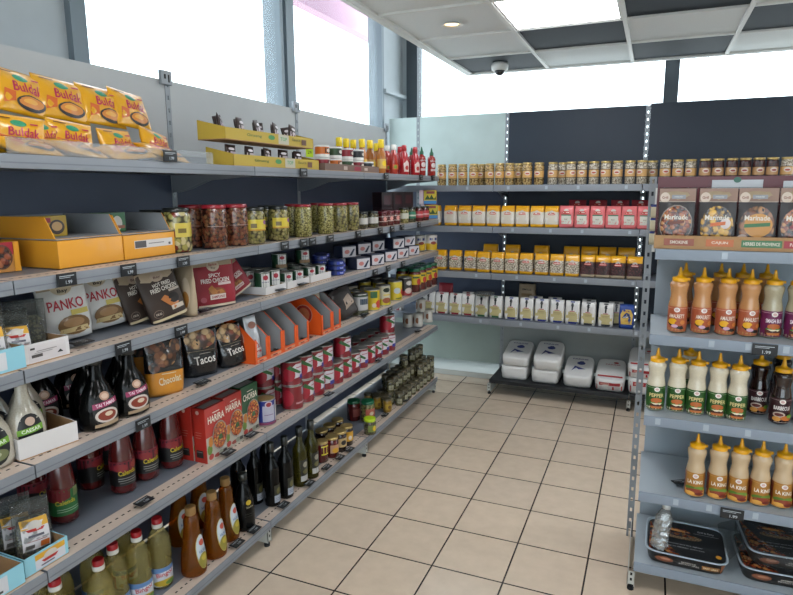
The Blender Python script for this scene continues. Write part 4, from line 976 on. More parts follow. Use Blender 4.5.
for i, (dx, dy) in enumerate(((-.012, .01), (-.075, .0), (-.04, -.15))):
    put('spice_herbs', spice_bag('herbs'), (q[0] + dx, q[1] + dy, ZE + .005), RL - .25, ('clear bag of dried basil leaning at the front of the blue tray', 'clear bag of dried basil behind the front one', 'clear bag of dried herbs in the tray at the photo edge')[i], 'spice bag', 'clear spice bags', tilt=(-.25, .08), sc=(1.0, 1.0, 1.0))
pprof = [(.033, 0), (.0405, .004), (.041, .02), (.041, .115), (.039, .135), (.032, .18), (.025, .215), (.0225, .235), (.022, .245)]
pl1 = [('r', -.105, .03, .105, .112, '#141314'), ('p', [(-.105, .075), (-.05, .088), (.0, .075), (.05, .09), (.105, .08), (.105, .118), (-.105, .118)], '#7a2030'), ('e', -.02, .096, .022, .014, '#8e2a30'), ('e', .03, .1, .018, .012, '#9a3a34'), ('t', 'Calenda', .0, .078, .058, .017, '#c9b42a', .08), ('r', -.03, .056, .035, .059, '#8a8a88'), ('r', -.03, .048, .03, .051, '#8a8a88'), ('r', -.025, .040, .025, .043, '#6a6a68'), ('r', .045, .05, .055, .09, '#b9b4b0')]
pl2 = [('r', -.105, .03, .105, .112, '#2a6a38'), ('p', [(-.105, .078), (-.02, .075), (.01, .085), (.01, .118), (-.105, .118)], '#6e1c24'), ('r', .02, .085, .1, .115, '#7a8a5a'), ('t', 'Calenda', -.005, .074, .058, .015, '#c2b83a', .05), ('r', -.03, .05, .035, .052, '#a9c0a8'), ('r', -.03, .043, .035, .045, '#a9c0a8')]
pas = bottle('passata_bottle', pprof, 'passata', [(.027, .244), (.028, .246), (.028, .262), (.026, .264)], 'lid_dark', pl1, 24)
pag = bottle('passata_bottle', pprof, 'passata', [(.027, .244), (.028, .246), (.028, .262), (.026, .264)], 'lid_dark', pl2, 24)
GPs = 'red passata bottles on the fifth shelf'
put('pag', pag, (-0.295, -0.960, 0.532), RL - .35, 'red passata bottle with green label behind the basil bag', 'passata bottle', GPs)
for i, q in enumerate(((-0.275, -0.743, 0.532), (-0.272, -0.640, 0.532), (-0.256, -0.532, 0.532))):
    put('pas', pas, q, RL - .35 + .1 * i, ('red passata bottle with black label, nearest the green-labelled one', 'red passata bottle with black label, middle of the front three', 'red passata bottle with black label, next to the soup boxes')[i], 'passata bottle', GPs)
for i, q in enumerate(((-0.398, -0.768, 0.532), (-0.415, -0.972, 0.532), (-0.454, -0.637, 0.532))):
    put('pas', pas, q, RL + .5, ('red passata bottle in the shade between the green and black-labelled ones', 'red passata bottle at the back behind the basil tray', 'red passata bottle at the back of the shelf behind the front three')[i], 'passata bottle', GPs)
def soup_box(body, word, key):
    art = [('r', -.058, .0, .058, .10, '#a9a498'), ('e', -.035, .02, .014, .012, '#a33a34'), ('e', .0, .015, .018, .008, '#8a3a34'), ('e', -.042, .05, .014, .02, '#5f7a34'), ('e', -.035, .08, .012, .02, '#b5702a'), ('e', .02, .018, .014, .01, '#8a8a7c'),
           ('e', .018, .09, .044, .058, '#8a8078'), ('e', .018, .09, .040, .053, 'soup'), ('e', .02, .082, .012, .012, '#34502a'), ('t', word, .0, .168, .095, .028, '#ddd4c4'), ('r', -.02, .19, .02, .193, '#ddd4c4'), ('r', .03, .012, .05, .026, '#3a3632')]
    side = [('r', .008, .06, .05, .16, body), ('r', .01, .02, .042, .05, '#23201e'), ('r', .014, .042, .038, .044, '#8a8480'), ('e', .025, .20, .008, .008, '#c9a89c'), ('r', .012, .12, .04, .122, '#b57a6c'), ('r', .012, .11, .04, .112, '#b57a6c'), ('r', .012, .10, .036, .102, '#b57a6c')]
    top = [('r', -.05, .012, .05, .045, '#8f8a88'), ('r', -.03, .018, .03, .02, '#5a5654')]
    return carton('soup_box', .118, .058, .215, body, art, side, top)
har, cho_ = soup_box('carton_red', 'HARIRA', 'h'), soup_box('carton_green', 'CHORBA', 'c')
h1, h2, h3 = (-0.136, -0.479, 0.532), (-0.151, -0.361, 0.532), (-0.163, -0.228, 0.532)
GH = 'soup boxes on the fifth shelf'
ys = [h1[1] + .062, h1[1] + .186, h3[1] + .062]
xs = [h1[0], h2[0], h3[0]]
for i in range(3):
    k, mk = ('har', har) if i < 2 else ('cho', cho_)
    for q in range(3):
        put('sb' + k, mk, (xs[i] - q * .066, ys[i], ZE), RL, '%s soup box, %s' % (('red soup box nearest the passata', 'red soup box next to the green ones', 'green soup box beside the blue can')[i].replace(' soup box', '', 1) if False else ('red', 'red', 'green')[i], (('front of the row nearest the passata', 'second in the row nearest the passata', 'back of the row nearest the passata'), ('front of the row beside the green boxes', 'second in the row beside the green boxes', 'back of the row beside the green boxes'), ('front of the row beside the blue can', 'second in the row beside the blue can', 'back of the row beside the blue can'))[i][q]), 'soup box', GH)
bcan = can('food_can', .045, .118, '#222f78', [('r', -.028, .02, .028, .092, '#a3a3b4'), ('e', 0, .098, .017, .015, '#b5a8b4'), ('e', 0, .098, .012, .010, '#8a2a34'), ('r', .032, .006, .06, .11, '#b9b4b8'), ('r', -.02, .05, .02, .053, '#7a5a7a'), ('r', -.045, .006, .045, .018, '#7a3a5a')], 'tin', lid='lid_gold')
put('bcan', bcan, (-0.172, -0.044, 0.532), RL - .6, 'blue and white can with golden top beside the green soup box', 'can')
tl = [('p', [(-.02, .035), (.06, .045), (.07, .10), (.0, .105), (-.02, .09)], '#c2bcc2'), ('e', -.035, .055, .03, .034, '#9a2030'), ('p', [(-.045, .085), (.02, .055), (.03, .062), (-.03, .10)], '#2a5a2c'), ('r', .02, .03, .06, .05, '#2a2f86'), ('r', .0, .085, .045, .09, '#a05a6a')]
tl2 = [('r', -.11, .012, .12, .108, 'can_red'), ('r', .015, .07, .055, .105, '#a3a0b4'), ('p', [(.075, .03), (.095, .09), (.105, .09), (.09, .03)], '#2a5a2c'), ('r', -.02, .03, .04, .038, '#b58a90'), ('e', -.06, .06, .03, .04, '#9a2030')]
tcan = can('tomato_can', .0498, .118, 'can_red', tl, 'tin'); tcan2 = can('tomato_can', .0498, .118, 'can_red', tl2, 'tin')
GTc = 'red tomato cans on the fifth shelf'
y0, y1 = (-0.169, 0.173, 0.532)[1], (-0.167, 1.306, 0.532)[1]
n = 12; st = (y1 - y0) / (n - 1)
for i in range(n):
    y = y0 + i * st
    k, mk = ('tcan2', tcan2) if i in (0,) else ('tcan', tcan)
    put(k, mk, (-.168, y, ZE), RL - .5 + random.uniform(-.5, .3), '%s red tomato can from the blue can, lower layer in front' % ORD[i], 'tomato can', GTc)
    if i in (0, 1, 2, 3, 4, 11) or i == 5:
        if i != 4: put('tcan', tcan, (-.172, y, ZE + .1185), RL - .6 + random.uniform(-.3, .3), 'red tomato can on the upper layer, above the %s lower can' % ORD[i], 'tomato can', GTc)
for i in range(-1, n):
    y = y0 + (i + .3) * st
    put('tcan', tcan, (-.278, y, ZE), RL - .5, '%s red tomato can from the blue can, in the row behind' % ORD[i + 1], 'tomato can', GTc)
    if i < 4: put('tcan', tcan, (-.278, y, ZE + .1185), RL - .5, '%s red tomato can from the blue can, upper layer of the row behind' % ORD[i + 1], 'tomato can', GTc)
for i in range(-1, 5):
    y = y0 + (i + .1) * st
    put('tcan', tcan, (-.388, y, ZE), RL - .5, '%s red tomato can from the blue can, against the back panel below' % ORD[i + 1], 'tomato can', GTc)
    put('tcan', tcan, (-.388, y, ZE + .1185), RL - .5, '%s red tomato can from the blue can, against the back panel above' % ORD[i + 1], 'tomato can', GTc)
wcan = can('food_can', .037, .1, '#b9b5ac', [('e', -.02, .05, .014, .022, '#7a4a2a'), ('e', .045, .05, .014, .03, '#8a5a34'), ('e', .045, .025, .012, .012, '#b58a3a'), ('r', -.012, .02, .012, .085, '#c4c2bc'), ('e', -.06, .05, .014, .03, '#7a4a2a')], 'tin')
w1, w2, w3 = (-0.294, 1.974, 0.532), (-0.229, 2.018, 0.532), (-0.212, 2.192, 0.532)
for i, q in enumerate((w1, w2, w3)): put('wcan', wcan, q, RL - .8, ('white can with brown pictures, bottom row nearest the tomato cans', 'white can with brown pictures, middle of the bottom row', 'white can with brown pictures, bottom row nearest the corner')[i], 'can', 'white cans stacked near the corner')
put('wcan', wcan, ((w2[0] + w3[0]) / 2 - .012, (w2[1] + w3[1]) / 2 - .02, ZE + .1008), RL - .6, 'white can with brown pictures stacked on top of the others', 'can', 'white cans stacked near the corner')

# ------------------------------------------------------------------ base shelf: oils and small jars
ZF = .1215
oprof = [(.034, 0), (.043, .004), (.044, .015), (.044, .085), (.0405, .096), (.044, .106), (.0445, .114), (.0425, .119), (.0445, .124), (.0425, .130), (.0445, .136), (.0425, .142), (.0445, .148), (.0425, .154), (.044, .16), (.042, .174), (.037, .195), (.026, .215), (.016, .228), (.0145, .24)]
ol = [('r', -.095, .012, .095, .085, '#b9c0c8'), ('r', -.095, .062, .095, .085, '#5a7fae'), ('p', [(-.095, .058), (.0, .07), (.095, .066), (.095, .050), (.0, .054), (-.095, .042)], '#c9cdd4'), ('t', 'Bingol', .0, .058, .058, .022, '#a8182c', .1), ('e', .0, .026, .04, .013, '#a8902a'), ('e', .02, .024, .02, .009, '#5a7a34'), ('r', -.095, .012, -.05, .06, '#8e1f2e')]
oil = bottle('oil_bottle', [(r * .94, z) for r, z in oprof], 'oil_pale', [(.0165, .228), (.018, .230), (.018, .262), (.016, .265)], 'cap_red', ol, 24, neck=True)
GOi = 'pale sunflower oil bottles with red caps'
caps = [(97.7, 559), (112, 543.5), (136, 531), (155, 519)]
def oz(p): return p
for i, q in enumerate(((-0.220, -0.918, 0.387), (-0.249, -0.835, 0.386), (-0.233, -0.747, 0.386), (-0.230, -0.653, 0.386))):
    put('oil', oil, (q[0], q[1], ZF), RL - .45, ('red-capped oil bottle lowest in the photo, nearest the camera', 'second red-capped oil bottle, behind the nearest one', 'red-capped oil bottle between the second one and the last one', 'last red-capped oil bottle, beside the amber bottles')[i], 'oil bottle', GOi)
q1 = (-0.220, -0.918, 0.387); q4 = (-0.230, -0.661, 0.386)
for i in range(3):
    f = i / 2
    put('oil', oil, (q1[0] - .125, q1[1] + (q4[1] - q1[1]) * f - .05, ZF), RL - .3, '%s red-capped oil bottle from the camera, in the shaded row behind' % ORD[i], 'oil bottle', GOi)
for i in range(2): put('oil', oil, (q1[0] - .04 - .09 * i, q1[1] - .125, ZF), RL, ('oil bottle with its cap hidden under the shelf, nearest the photo edge', 'oil bottle behind the one nearest the photo edge')[i], 'oil bottle', GOi)
aprof = [(.036, 0), (.046, .004), (.048, .015), (.047, .05), (.043, .09), (.035, .14), (.030, .175), (.0285, .20), (.029, .215), (.022, .232), (.018, .24)]
al = [('e', 0, .092, .030, .068, '#a8944a'), ('e', 0, .094, .027, .064, '#b9c4cc'), ('e', 0, .06, .024, .030, '#8a8034'), ('e', .004, .07, .016, .012, '#b5a23a'), ('t', 'HUILE', 0, .098, .034, .012, '#4a6a9a', .1), ('e', 0, .13, .012, .012, '#b54a3a')]
amb = bottle('amber_oil_bottle', aprof, 'oil_amber', [(.0185, .238), (.020, .24), (.020, .268), (.018, .27)], 'cork', al, 24, capname='stopper')
GA = 'amber oil bottles with cork-coloured stoppers'
for i, q in enumerate(((-0.166, -0.551, 0.122), (-0.167, -0.430, 0.122), (-0.193, -0.315, 0.122), (-0.352, -0.415, 0.122), (-0.367, -0.276, 0.122))):
    put('amb', amb, q, RL + (.12 if i < 3 else -.3), ('amber oil bottle nearest the camera with oval label', 'amber oil bottle in the middle of the front three', 'amber oil bottle next to the dark green bottle', 'amber oil bottle in the shade behind the nearest one', 'amber oil bottle behind the middle one')[i], 'oil bottle', GA)
dgl = bottle('dark_oil_bottle', [(.034, 0), (.043, .004), (.044, .02), (.043, .10), (.040, .135), (.027, .18), (.018, .2), (.015, .225)], 'black_glass', [(.018, .222), (.019, .224), (.019, .25), (.016, .252)], 'lid_dark', [('e', .0, .13, .012, .011, '#b59a2a'), ('t', 'ZAITA', .004, .11, .034, .008, '#8a8468'), ('r', -.02, .08, .024, .081, '#3a3c34'), ('r', -.02, .07, .024, .071, '#3a3c34')], 22)
put('dgl', dgl, (-0.176, -0.222, 0.122), RL - .4, 'dark green oil bottle with a small yellow mark beside the amber bottles', 'oil bottle')
wprof = [(.028, 0), (.0345, .004), (.035, .02), (.035, .175), (.033, .19), (.020, .215), (.0145, .232), (.014, .285)]
wlab = [('r', -.018, .02, .03, .055, '#9aa0ac'), ('r', -.018, .055, .03, .105, '#23241c'), ('e', .004, .075, .012, .016, '#5a5630'), ('r', -.012, .032, .022, .034, '#5a5c6a'), ('r', -.012, .040, .022, .042, '#5a5c6a')]
win = bottle('dark_oil_bottle', wprof, 'black_glass', [(.0155, .262), (.016, .264), (.016, .30), (.014, .302)], 'lid_dark', wlab, 20)
wol = bottle('olive_oil_bottle', wprof, 'oil_green', [(.0155, .255), (.017, .257), (.017, .30), (.014, .302)], 'lid_dark', [('r', -.022, .03, .034, .058, '#a8a8a8'), ('r', -.022, .058, .034, .14, '#20221c'), ('e', .004, .115, .014, .014, '#8a8678'), ('e', .004, .08, .016, .012, '#5a5630')], 20)
GV = 'tall olive oil bottles on the base shelf'
for i, q in enumerate(((-0.262, -0.025, 0.122), (-0.178, -0.009, 0.122), (-0.161, 0.076, 0.122), (-0.301, 0.128, 0.122), (-0.308, -0.086, 0.122))):
    put('win', win, q, RL - .2, ('tall black oil bottle set back beside the dark green bottle', 'tall black oil bottle nearest the shelf edge', 'tall black oil bottle next to the clear green ones', 'tall black oil bottle at the back behind the front one', 'tall black oil bottle hidden behind the dark green bottle')[i], 'oil bottle', GV)
for i, q in enumerate(((-0.159, 0.202, 0.122), (-0.150, 0.296, 0.122))):
    put('wol', wol, q, RL - .3, ('tall green-gold olive oil bottle next to the black bottles', 'tall green-gold olive oil bottle next to the small red jars')[i], 'oil bottle', GV)
def sjar(c, lid, lab): return jar('small_jar', .036, .115, c, lid, .013, lab)
j1 = sjar('passata', 'lid_gold', [('r', -.01, .05, .012, .09, '#c9b82a'), ('r', -.02, .045, .022, .052, '#c9b82a'), ('r', -.02, .088, .022, .095, '#c9b82a')])
j2 = sjar('passata', 'lid_gold', [('r', -.03, .03, .03, .075, '#b58a6a'), ('e', 0, .045, .02, .014, '#c9982a')])
j3 = sjar('dark_sauce', 'lid_gold', [('r', -.03, .03, .03, .08, '#b59a6a'), ('e', 0, .055, .016, .014, '#2a2420')])
j4 = sjar('dark_sauce', 'lid_gold', [('r', -.03, .03, .03, .085, '#c2922a'), ('e', 0, .05, .012, .012, '#c9b8a8')])
GSj = 'small preserve jars on the base shelf'
for i, (k, mk, q, lab) in enumerate((('j1', j1, (-0.194, 0.474, 0.122), 'dark red jar with yellow tag nearest the olive oil bottles'), ('j2', j2, (-0.171, 0.548, 0.122), 'dark red jar with orange label, second from the olive oil'), ('j3', j3, (-0.166, 0.633, 0.122), 'dark jar with tan label, third from the olive oil'), ('j4', j4, (-0.169, 0.717, 0.122), 'dark jar with yellow label, fourth from the olive oil'),
        ('j3', j3, (-0.267, 0.692, 0.122), 'dark jar behind the orange-labelled red jar'), ('j3', j3, (-0.263, 0.783, 0.122), 'dark jar behind the tan-labelled jar'), ('j3', j3, (-0.269, 0.605, 0.122), 'dark jar behind the jar with the yellow tag'))):
    put(k, mk, q, RL - .5, lab, 'preserve jar', GSj)
g1 = jar('pickle_jar', .043, .13, 'passata', 'lid_green', .018, [('r', -.03, .03, .03, .08, '#7a3a34')])
g2 = jar('pickle_jar', .043, .135, 'olives_green', 'lid_green', .02, [('r', -.04, .04, .04, .09, '#a85a4a'), ('e', 0, .06, .016, .012, '#c9b8a0')])
g3 = jar('small_jar', .037, .098, 'capers', 'lid_lime', .018, [('r', -.03, .02, .03, .06, '#6a7a3a'), ('e', .012, .04, .014, .016, '#c9a82a')])
put('g1', g1, (-0.304, 1.073, 0.122), RL - .5, 'green-lidded red jar at the back beyond the preserve jars', 'pickle jar', 'green-lidded jars on the base shelf')
put('g2', g2, (-0.211, 1.084, 0.122), RL - .5, 'green-lidded pickle jar behind the lime-lidded jar', 'pickle jar', 'green-lidded jars on the base shelf')
put('g3', g3, (-0.114, 0.908, 0.122), RL - .6, 'small jar with bright lime lid near the shelf edge', 'small jar')
cap_lab = [('r', -.019, .018, .019, .05, '#8c8a74'), ('r', -.012, .03, .012, .033, '#2a2a22')]
cj_ = jar('caper_jar', .0285, .088, 'capers', 'lid_bronze', .016, cap_lab, neck=.92)
oj_ = jar('mustard_jar', .0285, .088, 'curry_y', 'lid_bronze', .012, [('r', -.03, .02, .03, .055, '#a88a2a'), ('e', 0, .035, .012, .012, '#6a4a1c')])
mat('lid_bronze', '#5a5340', .28, metal=.5, coat=.3); mat('curry_y', '#8a6a1c', .3, coat=.5)
GCp = 'small caper jars stacked near the corner'
for i, q in enumerate(((-0.164, 1.283, 0.122), (-0.250, 1.306, 0.122), (-0.326, 1.328, 0.122))):
    put('oj', oj_, q, RL - .6, ('yellowish mustard jar at the front, start of the caper jars', 'yellowish mustard jar set back behind the front one', 'yellowish mustard jar farthest back of the three')[i], 'mustard jar', 'mustard jars beside the caper jars')
yst = (-0.156, 1.426, 0.122)[1]; yen = 2.055
m = 9; st = (yen - yst) / (m - 1)
for i in range(m):
    put('cj_', cj_, (-.140, yst + i * st, ZF), RL - random.uniform(.1, 1.1), '%s caper jar from the mustard jars, bottom layer in front' % ORD[i], 'caper jar', GCp)
for i in range(m + 1):
    put('cj_', cj_, (-.205, yst - .09 + i * st, ZF), RL - .7, '%s caper jar from the mustard jars, bottom layer of the second row' % ORD[i], 'caper jar', GCp)
    if i > 0: put('cj_', cj_, (-.203, yst - .09 + i * st, ZF + .0885), RL - random.uniform(.0, 1.2), '%s caper jar from the mustard jars, middle layer of the second row' % ORD[i - 1], 'caper jar', GCp)
for i in range(m):
    put('cj_', cj_, (-.272, yst - .08 + i * st, ZF), RL - .7, '%s caper jar from the mustard jars, bottom layer of the third row' % ORD[i], 'caper jar', GCp)
    if i > 1: put('cj_', cj_, (-.272, yst - .08 + i * st, ZF + .0885), RL - random.uniform(.0, 1.2), '%s caper jar from the mustard jars, middle layer of the third row' % ORD[i - 2], 'caper jar', GCp)
for i in range(3, m):
    if i > 4: put('cj_', cj_, (-.141, yst + i * st, ZF + .0885), RL - random.uniform(.0, 1.2), '%s caper jar of the front row, on the middle layer near the corner' % ORD[i - 5], 'caper jar', GCp)
    if i in (4, 6, 7, 8): put('cj_', cj_, (-.222, yst - .03 + i * st, ZF + .177), RL - random.uniform(.2, 1.0), '%s caper jar on the topmost layer of the stack' % ORD[(4, 6, 7, 8).index(i)], 'caper jar', GCp)

# ------------------------------------------------------------------ black price tags
def ptag():
    t = thing('price_tag')
    g = G(); g.box((-.030, -.003, -.036), (.030, 0, .0), 'tag_black', .001); g.decal([('r', -.024, -.009, .022, -.007, 'tag_text'), ('r', -.024, -.013, .010, -.0115, 'tag_text'), ('t', '1.99', .004, -.025, .020, .010, 'tag_text')], lambda u, v, o: (u, -.003 - o, v)); g.build('card', t)
    g = G(); g.box((-.018, 0, -.012), (.018, .0082, -.004), 'tag_black'); g.build('clip', t)
    return t
GT_ = 'black price tags on the shelf edges'
def edge_tag(y, z, label, lean=.0): put('ptag', ptag, (XL + .0065 + .006, y, z), RL, label, 'price tag', GT_)
def flat_tag(x, y, z, label): put('ptag', ptag, (x - .045, y, z + .0055), RL, label, 'price tag', GT_, tilt=(-PI / 2 + .08, 0))
edge_tag(-0.609, 1.683, 'black price tag standing on the top shelf edge beside the clear guard')
for i, (y, nm) in enumerate(((0.211, 'under the sachet trays'), (1.130, 'under the yellow-capped sauces'), (1.713, 'under the green-capped chilli sauce'), (1.954, 'at the corner end'))):
    edge_tag(y, 1.650, 'small black price tag on the top shelf edge ' + nm)
for y, nm in ((-1.029, 'below the shrink-wrapped orange carton'), (-0.816, 'between the two orange cartons'), (-0.581, 'below the mixed pickle jar'), (0.038, 'below the last yellow-labelled olive jar'), (0.192, 'below the first pea jar'), (0.272, 'below the second pea jar'), (0.444, 'below the last pea jar'), (0.752, 'below the green olive jars'), (1.038, 'below the small dark-lidded jars'), (1.214, 'below the maroon-lidded jars'), (1.374, 'below the small olive jar'), (1.676, 'below the red-labelled jars')):
    edge_tag(y, 1.337, 'black price tag on the second shelf edge ' + nm)
for y, nm in ((-0.861, 'right of the second breadcrumb bag'), (-0.614, 'below the front brown pouch')):
    edge_tag(y, 1.104, 'black price tag on the third shelf edge ' + nm)
for q, nm in (((-0.161, -0.939, 1.102), 'beside the white tray'), ((-0.150, -0.411, 1.102), 'before the red pouch'), ((-0.153, 0.086, 1.102), 'before the first white can tray'), ((-0.145, 0.270, 1.102), 'before the second white can tray')):
    flat_tag(q[0] + .02, q[1], 1.1015, 'black price tag lying flat on the third shelf ' + nm)
for y, nm in ((0.962, 'below the first navy carton'), (1.149, 'below the middle navy cartons'), (1.388, 'below the last navy cartons')):
    edge_tag(y, 1.103, 'black price tag on the third shelf edge ' + nm)
edge_tag(-0.809, .843, 'black price tag on the fourth shelf edge below the snack pouches')
for q, nm in (((-0.134, -0.471, 0.842), 'before the taco pouch'), ((-0.131, 0.044, 0.842), 'before the second orange box'), ((-0.127, 0.260, 0.842), 'before the fourth orange box'), ((-0.108, 0.864, 0.842), 'before the yellow cans')):
    flat_tag(q[0] + .02, q[1], .8415, 'black price tag lying flat on the fourth shelf ' + nm)
edge_tag(1.174, .843, 'black price tag on the fourth shelf edge below the tall yellow can')
for q, nm in (((-0.120, -0.799, 0.532), 'before the passata bottles'), ((-0.105, -0.382, 0.532), 'before the red soup boxes'), ((-0.127, -0.202, 0.532), 'before the green soup box'), ((-0.075, 0.369, 0.532), 'before the tomato cans'), ((-0.100, 1.033, 0.532), 'before the last tomato cans'), ((-0.146, 1.820, 0.532), 'before the white cans')):
    flat_tag(q[0] + .02, q[1], .5315, 'black price tag lying flat on the fifth shelf ' + nm)
for q, nm in (((-0.111, -0.351, 0.122), 'before the amber bottles'), ((-0.108, -0.240, 0.122), 'before the dark green bottle'), ((-0.107, -0.018, 0.122), 'before the black oil bottles'), ((-0.105, 0.209, 0.122), 'before the olive oil bottles'), ((-0.112, 0.393, 0.122), 'before the jar with the yellow tag'), ((-0.105, 0.524, 0.122), 'before the tan-labelled jar'), ((-0.101, 0.634, 0.122), 'before the yellow-labelled jar'), ((-0.133, 1.188, 0.122), 'before the mustard jar'), ((-0.111, 1.497, 0.122), 'before the caper jars')):
    flat_tag(q[0] + .02, q[1], .1215, 'black price tag lying flat on the base shelf ' + nm)
for x, z, nm in ((1.739, 1.036, 'below the plum-labelled squeeze bottles'), (1.691, .425, 'below the beige squeeze bottles')):
    put('ptag', ptag, (x, .137 - .0065 - .006, z), 0, 'black price tag on the end shelving ' + nm, 'price tag', GT_, sc=(1.25, 1, 1.1))
put('ptag', ptag, (1.516, .26, .4295), .6, 'black price tag lying on the bare shelf left of the beige bottles', 'price tag', GT_, tilt=(-PI / 2, 0))
# clear and white strips on the end-shelving and back-shelving edges
def strip_tag():
    t = thing('label_holder'); g = G(); g.box((-.009, -.0022, -.028), (.009, 0, -.005), 'holder', 0); g.build('holder', t); return t
mat('holder', '#9aa5b0', .3, coat=.4)
for i, (x, z, nm) in enumerate(((1.579, 1.036, 'below the orange-labelled bottles'), (1.691, 1.036, 'left of the black tag'), (1.802, 1.036, 'right of the black tag'), (1.427, .728, 'below the first green-labelled bottle'), (1.585, .728, 'below the fourth green-labelled bottle'), (1.716, .728, 'below the dark barbecue bottle'), (1.618, .425, 'below the second beige bottle'), (1.765, .425, 'right of the lower black tag'), (1.508, .425, 'near the slotted post'), (1.595, 1.344, 'below the cajun marinade'))):
    put('hold', strip_tag, (x, .1327, z), 0, 'pale sticker on the end shelving edge ' + nm, 'sticker', 'pale stickers on the shelf edges')
for r_, z in enumerate((1.581, 1.281, .937, .591)):
    for i, px in enumerate((0.089, 0.393, 0.661, 0.876, 1.185)):
        put('hold', strip_tag, (px + .04 * r_, 2.1957, z - .004), 0, '%s pale sticker from the corner on the %s back shelf edge' % (ORD[i], ORD[r_]), 'sticker', 'pale stickers on the shelf edges')

# ------------------------------------------------------------------ back shelving
cj = jar('bean_jar', .0338, .155, 'chickpeas', 'lid_gold', .014, [('r', -.085, .05, .085, .098, '#c79a58'), ('r', -.085, .046, .085, .05, '#2a241c'), ('r', -.085, .098, .085, .102, '#2a241c'), ('e', 0, .08, .02, .014, '#cfc2b4'), ('e', 0, .078, .014, .006, '#a84a3c')])
wj = jar('bean_jar', .0338, .155, 'white_beans', 'lid_gold', .014, [('r', -.085, .05, .085, .098, '#c49a62'), ('r', -.085, .046, .085, .05, '#2a241c'), ('r', -.085, .098, .085, .102, '#2a241c'), ('e', 0, .08, .02, .014, '#cfc2b4'), ('e', 0, .078, .014, .006, '#a84a3c')])
rj = jar('bean_jar', .0338, .155, 'red_beans', 'lid_gold', .014, [('r', -.085, .05, .085, .098, '#b08a60'), ('r', -.085, .098, .085, .102, '#1a1210'), ('e', 0, .08, .02, .014, '#cfc2b4'), ('e', 0, .078, .014, .006, '#8a3a3c')])
GJ = 'bean jars along the top back shelf'
zt = 1.5815
for i, x in enumerate([-0.133, -0.047, 0.032, 0.116, 0.236, 0.311, 0.385, 0.514, 0.595]):
    put('cj', cj, (x, 2.27 if i != 7 else 2.255, zt), random.uniform(-.5, .5), '%s golden chickpea jar from the corner, in the front row on top' % ORD[i], 'bean jar', GJ)
for i, x in enumerate([0.152, 0.435]):
    put('cj', cj, (x, 2.355, zt), 0, '%s golden chickpea jar from the corner, in the row behind the front jars' % ORD[i], 'bean jar', GJ)
for i, x in enumerate([0.690, 0.816, 0.889, 0.968, 1.044, 1.120, 1.201, 1.274, 1.417, 1.493, 1.569]):
    put('wj', wj, (x, 2.27, zt), random.uniform(-.5, .5), '%s pale bean jar from the chickpea jars, in the front row on top' % ORD[i], 'bean jar', GJ)
for i, x in enumerate([0.748, 1.338]):
    put('wj', wj, (x, 2.355, zt), 0, '%s pale bean jar from the corner, in the row behind the front jars' % ORD[i], 'bean jar', GJ)
for i, x in enumerate([1.650, 1.724, 1.801, 1.874, 1.949, 2.022]):
    put('rj', rj, (x, 2.25, zt), random.uniform(-.4, .4), '%s dark red bean jar from the pale ones, on top behind the display carton' % ORD[i], 'bean jar', GJ)
put('wj', wj, (2.099, 2.25, zt), 0, 'pale bean jar beyond the dark red ones at the photo edge', 'bean jar', GJ)
# second shelf: rice and sugar bags
def logo(z, s=1.0, c='#b8332a'):
    return [('e', 0, z + .012 * s, .016 * s, .012 * s, '#b9b6ae'), ('p', [(-.026 * s, z - .004 * s), (-.018 * s, z + .008 * s), (.018 * s, z + .008 * s), (.026 * s, z - .004 * s), (.018 * s, z - .008 * s), (-.018 * s, z - .008 * s)], c), ('r', -.02 * s, z - .003 * s, .02 * s, z + .001 * s, '#e0d6cc')]
yb = pouch('rice_bag', .100, .15, .07, 'wrap_yellow', [('r', -.045, .024, .045, .112, '#c9c1b2')] + logo(.095), kind='brick', wr=.006, bands=[(.024, 'wrap_yellow'), (.112, 'wrap_paper'), (1, 'wrap_yellow')], seed=1)
pb = pouch('rice_bag', .103, .152, .07, 'wrap_pink', [('r', -.05, .026, .05, .085, '#c4c4b8'), ('r', -.05, .085, .05, .093, '#3a6a52'), ('p', [(-.05, .085), (-.03, .085), (-.05, .11)], '#3a6a52'), ('t', 'RIZ', 0, .06, .022, .008, '#7a6a62')] + logo(.108), kind='brick', wr=.006, seed=2)
GB = 'rice bags on the second back shelf'
z2 = 1.2815
for i, x in enumerate([-0.188, -0.054, 0.057, 0.165, 0.275, 0.383, 0.489, 0.596, 0.698]):
    put('yb', yb, (x, 2.27, z2), random.uniform(-.05, .05), '%s yellow and white rice bag from the corner' % ORD[i], 'rice bag', GB)
for i, x in enumerate([0.800, 0.905, 1.009, 1.112, 1.213, 1.313]):
    put('pb', pb, (x, 2.27, z2), random.uniform(-.05, .05), '%s pink and white rice bag from the yellow ones' % ORD[i], 'rice bag', GB)
rbk = pouch('lentil_bag', .12, .19, .07, 'wrap_red', [('e', 0, .10, .045, .05, 'red_beans')] + logo(.16), kind='stand', wr=.008, seed=5)
for i, x in enumerate([0.852, 0.994, 1.142, 1.279]):
    put('rbk', rbk, (x, 2.42, z2), 0, '%s dark red bag from the corner, behind the pink rice bags' % ORD[i], 'bag', 'dark red bags behind the pink ones')
